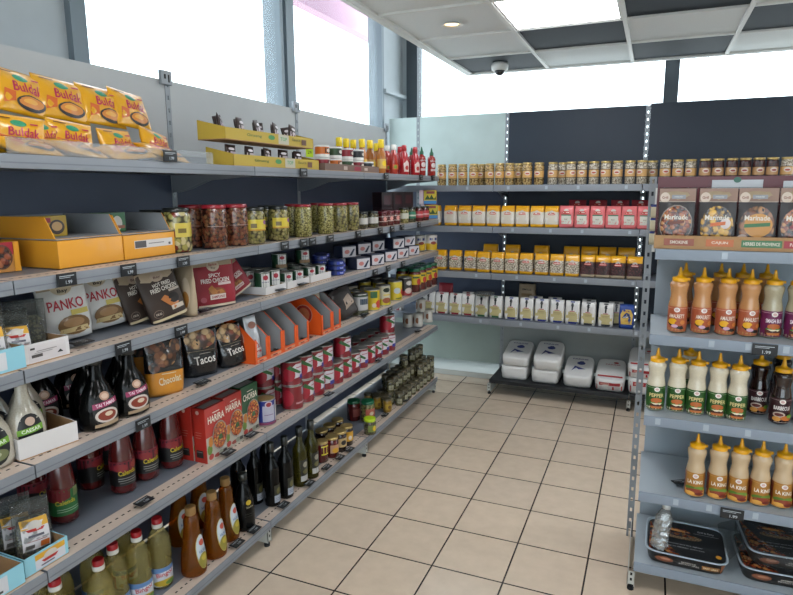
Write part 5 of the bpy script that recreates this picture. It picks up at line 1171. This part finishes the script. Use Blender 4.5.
# third shelf: beans in yellow bags
wb = pouch('bean_bag', .101, .153, .07, 'wrap_yellow', [('r', -.046, .022, .046, .108, 'white_beans')] + logo(.092), kind='brick', wr=.006, bands=[(.02, 'wrap_yellow'), (.11, 'white_beans'), (1, 'wrap_yellow')], seed=3)
bb = pouch('bean_bag', .104, .155, .07, 'wrap_yellow', [('r', -.047, .026, .047, .112, 'red_beans')] + logo(.095), kind='brick', wr=.006, bands=[(.026, 'wrap_tan'), (.112, 'red_beans'), (1, 'wrap_yellow')], seed=4)
z3 = .9375; GW = 'bean bags on the third back shelf'
for i, x in enumerate([-0.144, -0.022, 0.098, 0.210, 0.317, 0.422, 0.529, 0.641, 0.749, 0.855]):
    put('wb', wb, (x, 2.30 if i < 3 else 2.265, z3), random.uniform(-.04, .04), '%s yellow bag of white beans from the corner, front row' % ORD[i], 'bean bag', GW)
for i, x in enumerate([0.962, 1.063, 1.161, 1.268]):
    put('bb', bb, (x, 2.262, z3), random.uniform(-.05, .05), '%s yellow bag of dark red beans from the white beans, front row' % ORD[i], 'bean bag', GW)
for i, (x, k) in enumerate([(0.226, 'wb'), (0.396, 'wb'), (0.613, 'wb'), (0.829, 'wb'), (0.955, 'bb'), (1.078, 'bb'), (1.205, 'bb')]):
    put(k, wb if k == 'wb' else bb, (x, 2.405, z3), random.uniform(-.1, .1), '%s bean bag from the corner, in the taller row behind the front bags' % ORD[i], 'bean bag', GW, sc=(1.15, 1, 1.3))
# fourth shelf: flour
def flour(foot, key):
    art = [('r', -.046, .018, .046, .09, '#b9ad7c'), ('r', -.046, 0.003, .046, .018, foot), ('p', [(-.006, .10), (.004, .10), (.006, .128), (.012, .137), (.002, .141), (-.012, .139), (-.006, .13)], '#23252b'), ('e', 0, .146, .009, .008, '#23252b'), ('r', -.018, .092, .018, .097, '#b04a4a'), ('r', -.024, .075, .024, .078, '#8a7c54'), ('r', -.02, .066, .02, .068, '#8a7c54'), ('r', -.014, .157, .014, .166, foot)]
    return pouch('flour_bag', .102, .166, .065, 'wrap_white', art, kind='brick', wr=.004, seed=len(key))
fr, fg, fb, fk = flour('#8a2430', 'r'), flour('#2a5a3c', 'rr'), flour('#23307a', 'rrr'), flour('#3a3c40', 'rrrr')
z4 = .5915; GF = 'flour bags on the fourth back shelf'
for i, x in enumerate([-0.506, -0.227, -0.121, -0.009, 0.091]):
    put('fr', fr, (x, 2.28, z4), random.uniform(-.08, .08), '%s white flour bag with red foot from the corner' % ORD[i], 'flour bag', GF)
for i, x in enumerate([0.198, 0.310]):
    put('fg', fg, (x, 2.275, z4), random.uniform(-.08, .08), '%s white flour bag with green foot from the corner' % ORD[i], 'flour bag', GF)
for i, x in enumerate([0.428, 0.541, 0.652, 0.763, 0.871]):
    put('fb', fb, (x, 2.27, z4), random.uniform(-.06, .06), '%s white flour bag with dark blue foot from the corner' % ORD[i], 'flour bag', GF)
for i, x in enumerate([0.982, 1.100]):
    put('fk', fk, (x, 2.262, z4), random.uniform(-.1, .1), '%s white flour bag with grey foot, beyond the blue-footed ones' % ORD[i], 'flour bag', GF)
put('fk', fk, (1.161, 2.335, z4), .1, 'white flour bag behind the grey-footed bags, next to the blue bag', 'flour bag', GF)
for i, x in enumerate([0.065, 0.588, 0.729, 0.971]):
    put(('fr', 'fb', 'fb', 'fk')[i], fr, (x, 2.37, z4), .05, '%s flour bag from the corner standing in the back row' % ORD[i], 'flour bag', GF)
nb = pouch('rice_bag', .10, .165, .07, '#1f3f86', [('p', [(-.036, .03), (.036, .03), (.04, .10), (.024, .135), (-.024, .135), (-.04, .10)], '#c9a84e'), ('p', [(-.03, .075), (.03, .075), (.012, .105), (0, .115), (-.012, .105)], '#1c356e'), ('t', 'BASMA', 0, .083, .04, .01, '#dfe4ea'), ('t', 'COUSCOUS', 0, .122, .034, .006, '#a83a2a'), ('t', 'FIN', 0, .055, .02, .006, '#a83a2a')], kind='brick', wr=.006, seed=8)
put('nb', nb, (1.235, 2.262, z4), .05, 'blue and yellow couscous bag next to the slotted post', 'couscous bag')
cb = pouch('pasta_bag', .15, .17, .07, 'bag_film', [('e', 0, .08, .06, .06, 'white_beans'), ('r', -.045, .075, .045, .10, '#5a7a52')], kind='pillow', wr=.01, seed=9)
put('cb', cb, (0.235, 2.26, z4 + .170), 0, 'clear bag lying across the green-footed flour bags', 'bag', tilt=(PI / 2 * .96, 0), sc=(1, .55, .8))
tb = pouch('meal_bag', .13, .24, .07, 'wrap_tan', [('t', 'SEMOULE', 0, .2, .07, .014, '#2a2624'), ('r', -.04, .15, .04, .17, '#8a7450')], kind='brick', wr=.005, seed=10)
put('tb', tb, (0.503, 2.475, z4), 0, 'tall tan bag behind the dark-blue-footed flour bags', 'bag')
lb = pouch('lentil_pack', .12, .215, .06, 'wrap_red', [('r', -.05, .04, .05, .12, 'meat')], kind='stand', wr=.008, seed=11)
put('lb', lb, (-0.150, 2.45, z4), 0, 'tall dark red bag behind the red-footed flour bags', 'bag')
# base: flour sacks lying down
def sack(c, red, slope=True):
    def make():
        t = thing('flour_sack')
        S = []
        for i in range(9):
            v = i / 8; q = math.sin(min(1, .25 + v * .75) * PI * .5) if v < .5 else math.sin(min(1, 1.32 - v * .62) * PI * .5)
            S.append((v * .118, .102 * (.95 + .05 * q) if 0 < i < 8 else .095, .145 * (.94 + .06 * q) if 0 < i < 8 else .134, 6))
        L = Loft(S, .006, 22, 3)
        base = L.post
        def lean(x, y, z):
            x, y, z = base(x, y, z); k = z / .118
            return (x, y - .012 * k, z * (.62 + (y + .14) / .28 * .62))
        if slope: L.post = lean
        g = G(); g.loft(L, 'wrap_white', 36, top=False); n0 = len(g.v) - 36; g.face(range(n0, n0 + 36), 'wrap_white'); g.build('bag', t)
        g = G(); gf_ = G(); tp = (lambda u, v, o: (u, v - .012, .1185 * (.62 + (v + .14) / .28 * .62) + o + .001)) if slope else (lambda u, v, o: (u, v, .1185 + o))
        if red:
            g.decal([('r', -.088, -.11, .088, .10, 'wrap_white'), ('t', 'FARINE', .01, .06, .10, .012, c), ('e', .03, .085, .018, .012, c), ('r', -.085, -.105, .085, -.085, c)], tp)
            gf_.decal([('r', -.088, .062, .088, .094, c), ('r', -.08, .012, .08, .058, '#c9c6c4'), ('r', -.088, .012, -.08, .062, c), ('r', .08, .012, .088, .062, c), ('r', -.06, .070, .0, .088, '#c98a80'), ('p', [(.02, .02), (.034, .02), (.03, .055), (.02, .05)], c)], L.front, .001, .0004, .02)
        else:
            g.decal([('t', 'FARINE', .0, .09, .11, .016, c), ('e', .01, .035, .03, .022, c), ('p', [(-.05, -.075), (-.02, -.03), (.0, -.05), (.05, -.04), (.0, -.02), (-.03, -.005)], c), ('p', [(.0, .06), (.025, .062), (.03, .02), (-.01, .015)], c)], tp)
        g.build('top_print', t)
        if red: gf_.build('front_print', t)
        return t
    return make
sb, sr = sack('#1f2f6e', False), sack('#a32a30', True)
flat_sack = sack('#1f2f6e', False, False); flat_red = sack('#a32a30', True, False)
GK = 'white flour sacks on the base'
z5 = .1215
for k, mk, x, y, z, sc, lab in (('fsb', flat_sack, .455, 2.40, z5, .85, 'bottom white flour sack of the stack beside the bare floor ledge'), ('sb', sb, .465, 2.405, z5 + .103, .95, 'top white flour sack of the stack beside the bare floor ledge'),
        ('fsb', flat_sack, .690, 2.39, z5, .85, 'bottom sack of the taller blue-printed stack, second from the ledge'), ('sb', sb, .702, 2.385, z5 + .103, 1.1, 'top sack of the taller blue-printed stack, second from the ledge'),
        ('sb', sb, .925, 2.385, z5, 1.15, 'single blue-printed flour sack between the stacks and the red-printed sack'),
        ('sr', sr, 1.150, 2.38, z5, 1.15, 'single red-printed flour sack beside the blue-printed one'),
        ('fsr', flat_red, 1.372, 2.385, z5, .95, 'bottom flour sack of the red stack beside the post'), ('sr', sr, 1.368, 2.39, z5 + .115, 1.1, 'top flour sack of the red stack beside the post')):
    put(k, mk, (x, y, z), random.uniform(-.03, .03), lab, 'flour sack', GK, sc=(1.0, .98, sc))

# ------------------------------------------------------------------ end shelving: squeeze bottles, marinade display, barbecue trays
mat('sauce_orange', '#b98656', .22, coat=.6); mat('sauce_grey', '#a39a80', .22, coat=.6, var=.06, scale=200); mat('sauce_cream', '#c9c0aa', .22, coat=.6, var=.05, scale=220); mat('sauce_beige', '#bda584', .22, coat=.6)
mat('lab_orange', '#a9583a', .35, coat=.3); mat('lab_plum', '#66204a', .35, coat=.3); mat('lab_green', '#2b5424', .35, coat=.3); mat('lab_bbq', '#32151a', .35, coat=.3); mat('lab_gold', '#a87430', .35, coat=.3); mat('lab_brown', '#7c3522', .35, coat=.3)
so = squeeze('sauce_orange', squeeze_label('lab_orange', '#e0b9a0', 'AMALRETT', '#e8d8c8', nugget))
sp = squeeze('sauce_grey', squeeze_label('lab_plum', '#d9b9c6', 'SMASH BUR', '#e3d6dc', [('r', -.025, .012, .06, .034, '#5a1a1c')] + burger))
sg = squeeze('sauce_cream', squeeze_label('lab_green', '#b9c9a8', 'PEPPER', '#d9c88a', burger))
sd = squeeze('dark_sauce', squeeze_label('lab_bbq', '#b39a9a', 'BARBECUE', '#e8e2de', bbq))
sk = squeeze('sauce_beige', squeeze_label('lab_gold', '#c99a58', 'LA KING', '#ece6da', kebab, 'lab_brown'))
GR = 'yellow-capped squeeze sauce bottles'
row('so', so, [(1.468, 0.217, 1.037), (1.546, 0.231, 1.037), (1.625, 0.237, 1.037), (1.697, 0.242, 1.037)], .06, '{o} orange-labelled squeeze bottle from the slotted post, in the front row', 'sauce bottle', GR, .18)
row('so', so, [(1.492, 0.366, 1.037), (1.615, 0.394, 1.037), (1.690, 0.406, 1.037), (1.769, 0.418, 1.037)], 0, '{o} squeeze bottle from the slotted post, standing behind the orange-labelled front row', 'sauce bottle', GR, .2)
row('sp', sp, [(1.768, 0.246, 1.037), (1.841, 0.251, 1.037)], .1, '{o} plum-labelled squeeze bottle from the orange ones', 'sauce bottle', GR, .1)
row('sg', sg, [(1.414, 0.225, 0.729), (1.486, 0.237, 0.729), (1.552, 0.231, 0.729), (1.621, 0.230, 0.729), (1.685, 0.221, 0.729)], .08, '{o} green-labelled cream squeeze bottle from the slotted post', 'sauce bottle', GR, .15)
put('sg', sg, (1.532, 0.366, 0.729), .3, 'green-labelled squeeze bottle standing behind the second and third of its row', 'sauce bottle', GR)
row('sqd', sd, [(1.764, 0.319, 0.729), (1.822, 0.242, 0.729)], .05, '{o} dark brown barbecue squeeze bottle from the green-labelled ones', 'sauce bottle', GR, .05)
put('sqd', sd, (1.853, 0.442, 0.729), .2, 'dark barbecue squeeze bottle at the back behind the front barbecue bottle', 'sauce bottle', GR)
put('so', so, (1.904, 0.267, 0.729), -.3, 'orange-labelled squeeze bottle beside the dark barbecue bottles', 'sauce bottle', GR)
row('sk', sk, [(1.569, 0.191, 0.426), (1.643, 0.202, 0.426), (1.712, 0.204, 0.426), (1.780, 0.207, 0.426), (1.850, 0.216, 0.426), (1.918, 0.221, 0.426)], .05, '{o} beige squeeze bottle with gold and brown label from the slotted post', 'sauce bottle', GR, .16)

# marinade display carton on the top shelf
t = thing('display_carton', (1.66, .15, 1.3445)); tag(t, 'cardboard display carton with maroon back card holding the meat marinade packs', 'display carton')
x0, x1 = -.288, .42
g = G(); g.box((x0, 0, 0), (x1, .13, .003), 'cardboard'); g.build('carton_floor', t)
g = G(); g.box((x0, 0, .003), (x1, .003, .047), 'cardboard')
f = flat(0, 0, 0)
def strip(px0, px1): return px0 - 1.66, px1 - 1.66
for a, b, c, w_ in ((1.404, 1.499, '#8a4630', 'SMOKINE'), (1.536, 1.620, '#b5622f', 'CAJUN'), (1.643, 1.761, '#2e6a3f', 'HERBES DE PROVENCE'), (1.766, 1.851, '#9a2a38', 'PAPRIKA')):
    a -= 1.66; b -= 1.66
    g.decal([('r', a, .012, b, .036, c), ('t', w_, (a + b) / 2, .024, (b - a) * (.9 if len(w_) > 10 else .6), .011, '#dcd3c4')], f)
g.build('front_wall', t)
g = G(); g.box((x0, .127, .003), (x1, .131, .25), '#5c2029')
bf = flat(0, .127, 0)
xa, xb = 1.549 - 1.66, 1.707 - 1.66
g.decal([('r', xa, .205, xb, .237, '#b9bec4'), ('e', (xa + xb) / 2, .237, .012, .010, '#1d5a48'), ('r', xb + .06, .205, xb + .17, .232, '#b9bec4'), ('e', xb + .105, .235, .012, .010, '#1d5a48')], bf)
g.build('back_card', t)
g = G()
for sx in (x0, x1 - .003): g.box((sx, .003, .003), (sx + .003, .127, .047), 'cardboard')
g.build('side_wall', t)
def marinade(food, acc, extra):
    def make():
        t = thing('marinade_pack')
        L = Loft([(i / 12 * .208, .069, .011 * max(.12, math.sin(min(1, .12 + i / 13) * PI)) , 2.4) for i in range(13)], .004, 30, 2)
        g = G(); g.loft(L, 'clear_film', 24); g.build('film', t)
        g = G(); g.loft(Loft([(.004, .06, .004, 2.3), (.03, .063, .008, 2.3), (.10, .063, .009, 2.3), (.165, .063, .006, 2.3), (.2, .064, .0025, 2.3)]), 'wrap_tan', 20)
        f = L.front
        s = [('r', -.066, .158, .066, .204, '#8e7263'), ('r', -.066, .158, .066, .1595, '#b9aca4'), ('e', -.045, .173, .018, .018, '#cbbcae'), ('t', 'Grill', -.045, .173, .022, .009, '#7a3a34'), ('r', -.02, .168, .03, .182, '#8f9298'), ('t', 'ready', .005, .175, .03, .007, '#c4c9cc'),
             ('r', -.064, .006, .064, .157, '#241f20')] + extra + [('t', 'Marinade', .0, .105, .085, .017, '#d9d2c6'), ('p', acc[0], acc[1]), ('r', -.062, .004, -.02, .014, '#7a2a24')]
        g.decal(s, f, .0012, .0004, .02); g.build('insert', t)
        return t
    return make
food = lambda m: [('e', .0, .075, .057, .062, m)]
ban = lambda u0, u1, v0, v1: [(u0, v0), (u1, v0 + .006), (u1, v1 + .006), (u0, v1)]
P_ = [('meat', (ban(-.03, .03, .078, .088), '#6a3424'), [('e', 0, .08, .060, .068, '#8c8078'), ('e', 0, .08, .057, .064, 'meat'), ('e', -.04, .03, .014, .012, '#7f8a3a')], 'reddish meat'),
      ('fries', (ban(-.022, .03, .074, .086), '#c4642c'), [('e', 0, .075, .058, .07, 'fries'), ('e', .03, .085, .018, .018, '#cfc6c4')], 'golden fries'),
      ('chicken', (ban(-.042, .044, .072, .084), '#2f6a3c'), [('e', 0, .075, .06, .07, 'cookies'), ('e', .005, .08, .048, .04, '#c08a48'), ('e', -.045, .03, .02, .02, '#b9a8a0')], 'roast chicken'),
      ('dark', (ban(-.03, .03, .07, .08), '#7a2430'), [('e', 0, .075, .058, .066, 'meat'), ('p', [(-.02, .09), (.03, .105), (.02, .06), (.03, .03), (-.01, .05)], '#c0c2c8')], 'dark meat and a white flash')]
for (k, a, e, d), x in zip(P_, (1.438, 1.566, 1.686, 1.807)):
    put('mar_' + k, marinade(k, a, e), (x, .185, 1.3485), 0, 'flat marinade pack picturing %s in the display carton' % d, 'marinade pack', 'marinade packs in the display carton', tilt=(-.03, 0), sc=(.88, 1, 1))
# small packets clipped beside the post, behind the display carton
def clip_packet():
    t = thing('seasoning_packet')
    L = Loft([(0, .018, .002), (.01, .019, .010), (.045, .019, .010), (.055, .018, .002)])
    g = G(); g.loft(L, '#cfc6a8', 16, bands=[(.046, '#cfc6a8'), (1, '#26347a')]); g.build('bag', t)
    return t
for i, py in enumerate((216.5, 228.5, 240.5)):
    z = 1.556 - (py - 190) / 606 * 2.72 - .003
    put('clip', clip_packet, (1.372, .52, z), 0, '%s small cream packet with blue top hanging behind the display carton' % ('topmost', 'middle', 'lowest')[i], 'packet', 'small packets on a clip strip')
t = thing('clip_strip', (1.372, .535, 1.345)); tag(t, 'narrow white clip strip carrying the small cream packets', 'clip strip')
g = G(); g.box((-.006, 0, -.05), (.006, .002, .21), 'white_plastic'); g.build('strip', t)
# barbecue trays on the base
mat('tray_rim', '#a5b3bd', .3)
def bbq_tray():
    t = thing('barbecue_tray')
    L = Loft([(0, .128, .118, 7), (.003, .131, .121, 7), (.048, .141, .131, 7), (.050, .146, .136, 7), (.053, .146, .136, 7), (.053, .139, .129, 7), (.046, .137, .127, 7)])
    g = G(); g.loft(L, 'black_glass', 40, bands=[(.0485, '#26221f'), (.0535, 'tray_rim'), (1, 'tray_rim')], top=False)
    f = L.front
    g.decal([('e', -.075, .024, .032, .012, '#7a4a34'), ('e', -.07, .026, .018, .005, '#a8745a'), ('t', 'BARBECUE', .01, .028, .05, .006, '#b9b4ae'), ('t', 'INSTANT GRILL', .012, .02, .07, .006, '#b9b4ae'), ('r', .055, .014, .115, .032, '#8a6038'), ('t', 'EASY GRILL', .085, .023, .05, .008, '#e0cba8'), ('r', .118, .006, .134, .044, '#a8683a')], f, .0012, .0004, .02)
    g.build('tray', t)
    g = G(); g.loft(Loft([(.044, .137, .127, 7), (.0485, .137, .127, 7)]), 'black_steel', 40)
    tp = lambda u, v, o: (u, v, .0485 + o)
    g.decal([('p', [(-.13, -.11), (-.02, -.12), (-.09, -.02), (-.13, .10)], 'meat'), ('e', -.03, .06, .05, .02, 'meat'), ('e', -.03, .062, .03, .008, '#d08a3a'), ('e', -.01, .02, .07, .022, 'curry'), ('e', -.015, .028, .05, .012, 'meat'), ('t', 'Grill & Party', .075, .075, .06, .016, '#c9ccd0'), ('r', .03, .056, .12, .059, '#9a9da2'),
             ('t', 'with charcoal and fire lighter', -.02, -.045, .16, .009, '#b9bcc0'), ('t', 'ready in fifteen minutes', -.01, -.066, .15, .009, '#b9bcc0'), ('e', .112, -.085, .010, .012, '#d0921e')], tp)
    g.build('cover', t)
    return t
put('bbq', bbq_tray, (1.562, .282, .1325), -.02, 'black barbecue tray under the clear plastic bottle', 'barbecue tray', 'black barbecue trays on the base shelf')
put('bbq', bbq_tray, (1.880, .300, .1325), .05, 'lower barbecue tray of the wrapped pair, beside the tray with the bottle', 'barbecue tray', 'black barbecue trays on the base shelf')
o = put('bbq', bbq_tray, (1.90, .33, .187), .08, 'upper barbecue tray of the wrapped pair, with loose clear film', 'barbecue tray', 'black barbecue trays on the base shelf')
L = Loft([(.004, .150, .142, 5), (.03, .152, .144, 5), (.056, .150, .140, 5), (.062, .13, .12, 4)], .006, 30, 4)
g = G(); g.loft(L, 'clear_film', 40, bottom=False); g.build('film', o)
g = G(); n = 8
for i in range(n + 1):
    for j in range(5):
        u = -.12 + .24 * i / n; v = j / 4 * .055
        g.v.append((-.150 - v, u, .05 - v * .9 + .008 * math.sin(i * 2.1 + j)))
for i in range(n):
    for j in range(4): g.face((i * 5 + j, i * 5 + j + 1, (i + 1) * 5 + j + 1, (i + 1) * 5 + j), 'bag_film', True)
g.build('film', o)
def pet_bottle():
    t = thing('plastic_bottle')
    pr = [(.020, 0), (.030, .004), (.033, .012)]
    for i in range(9): pr += [(.033 - .0022 * (i % 2), .02 + i * .0115)]
    pr += [(.032, .124), (.026, .142), (.016, .157), (.0125, .163), (.0125, .168)]
    L = Loft([(z, r, r * .92) for r, z in pr], .009, 55, 5)
    g = G(); g.loft(L, 'pet', 18, top=False); g.sm = [False] * len(g.sm); g.build('bottle_body', t)
    g = G(); g.loft(lathe([(.0145, .164), (.0145, .181), (.012, .183)]), 'pet_cap', 16); g.build('cap', t)
    return t
film('pet', '#f4f7f7', .55, .06, '#d4dadc', .8, 70)
for n_ in MATS['pet'].node_tree.nodes:
    if n_.type == 'BSDF_PRINCIPLED': n_.inputs['Metallic'].default_value = .75; mat('pet_cap', '#c4c8c8', .3, coat=.3)
put('pet', pet_bottle, (1.464, .186, .1815), .4, 'crumpled clear plastic bottle standing on the barbecue tray', 'bottle', tilt=(.0, .11))

CAM_F = 606.52
CAM_R = [[0.921946, 0.387283, -0.005173], [0.063417, -0.164115, -0.984401], [-0.38209, 0.907237, -0.175866]]
CAM_C = [1.3644, -2.1826, 1.5555]
# ------------------------------------------------------------------ camera, sky, render look
cam = bpy.data.cameras.new('camera'); co = bpy.data.objects.new('camera', cam); COL.objects.link(co)
cam.sensor_width = 36; cam.sensor_fit = 'HORIZONTAL'; cam.lens = 36 * CAM_F / 793; cam.clip_start = .02
co.matrix_world = Matrix(((CAM_R[0][0], -CAM_R[1][0], -CAM_R[2][0], CAM_C[0]), (CAM_R[0][1], -CAM_R[1][1], -CAM_R[2][1], CAM_C[1]), (CAM_R[0][2], -CAM_R[1][2], -CAM_R[2][2], CAM_C[2]), (0, 0, 0, 1)))
scene.camera = co
w = bpy.data.worlds.new('sky'); scene.world = w; w.use_nodes = True
w.node_tree.nodes['Background'].inputs[0].default_value = (.86, .94, 1.0, 1)
w.node_tree.nodes['Background'].inputs[1].default_value = 4.6
scene.view_settings.view_transform = 'Standard'; scene.view_settings.look = 'None'; scene.view_settings.gamma = 1.0
scene.view_settings.use_curve_mapping = False
scene.view_settings.exposure = 0.0
scene.cycles.use_denoising = True
scene.cycles.max_bounces = 8; scene.cycles.transparent_max_bounces = 16
scene.cycles.caustics_reflective = False; scene.cycles.caustics_refractive = False
scene.cycles.sample_clamp_indirect = 4
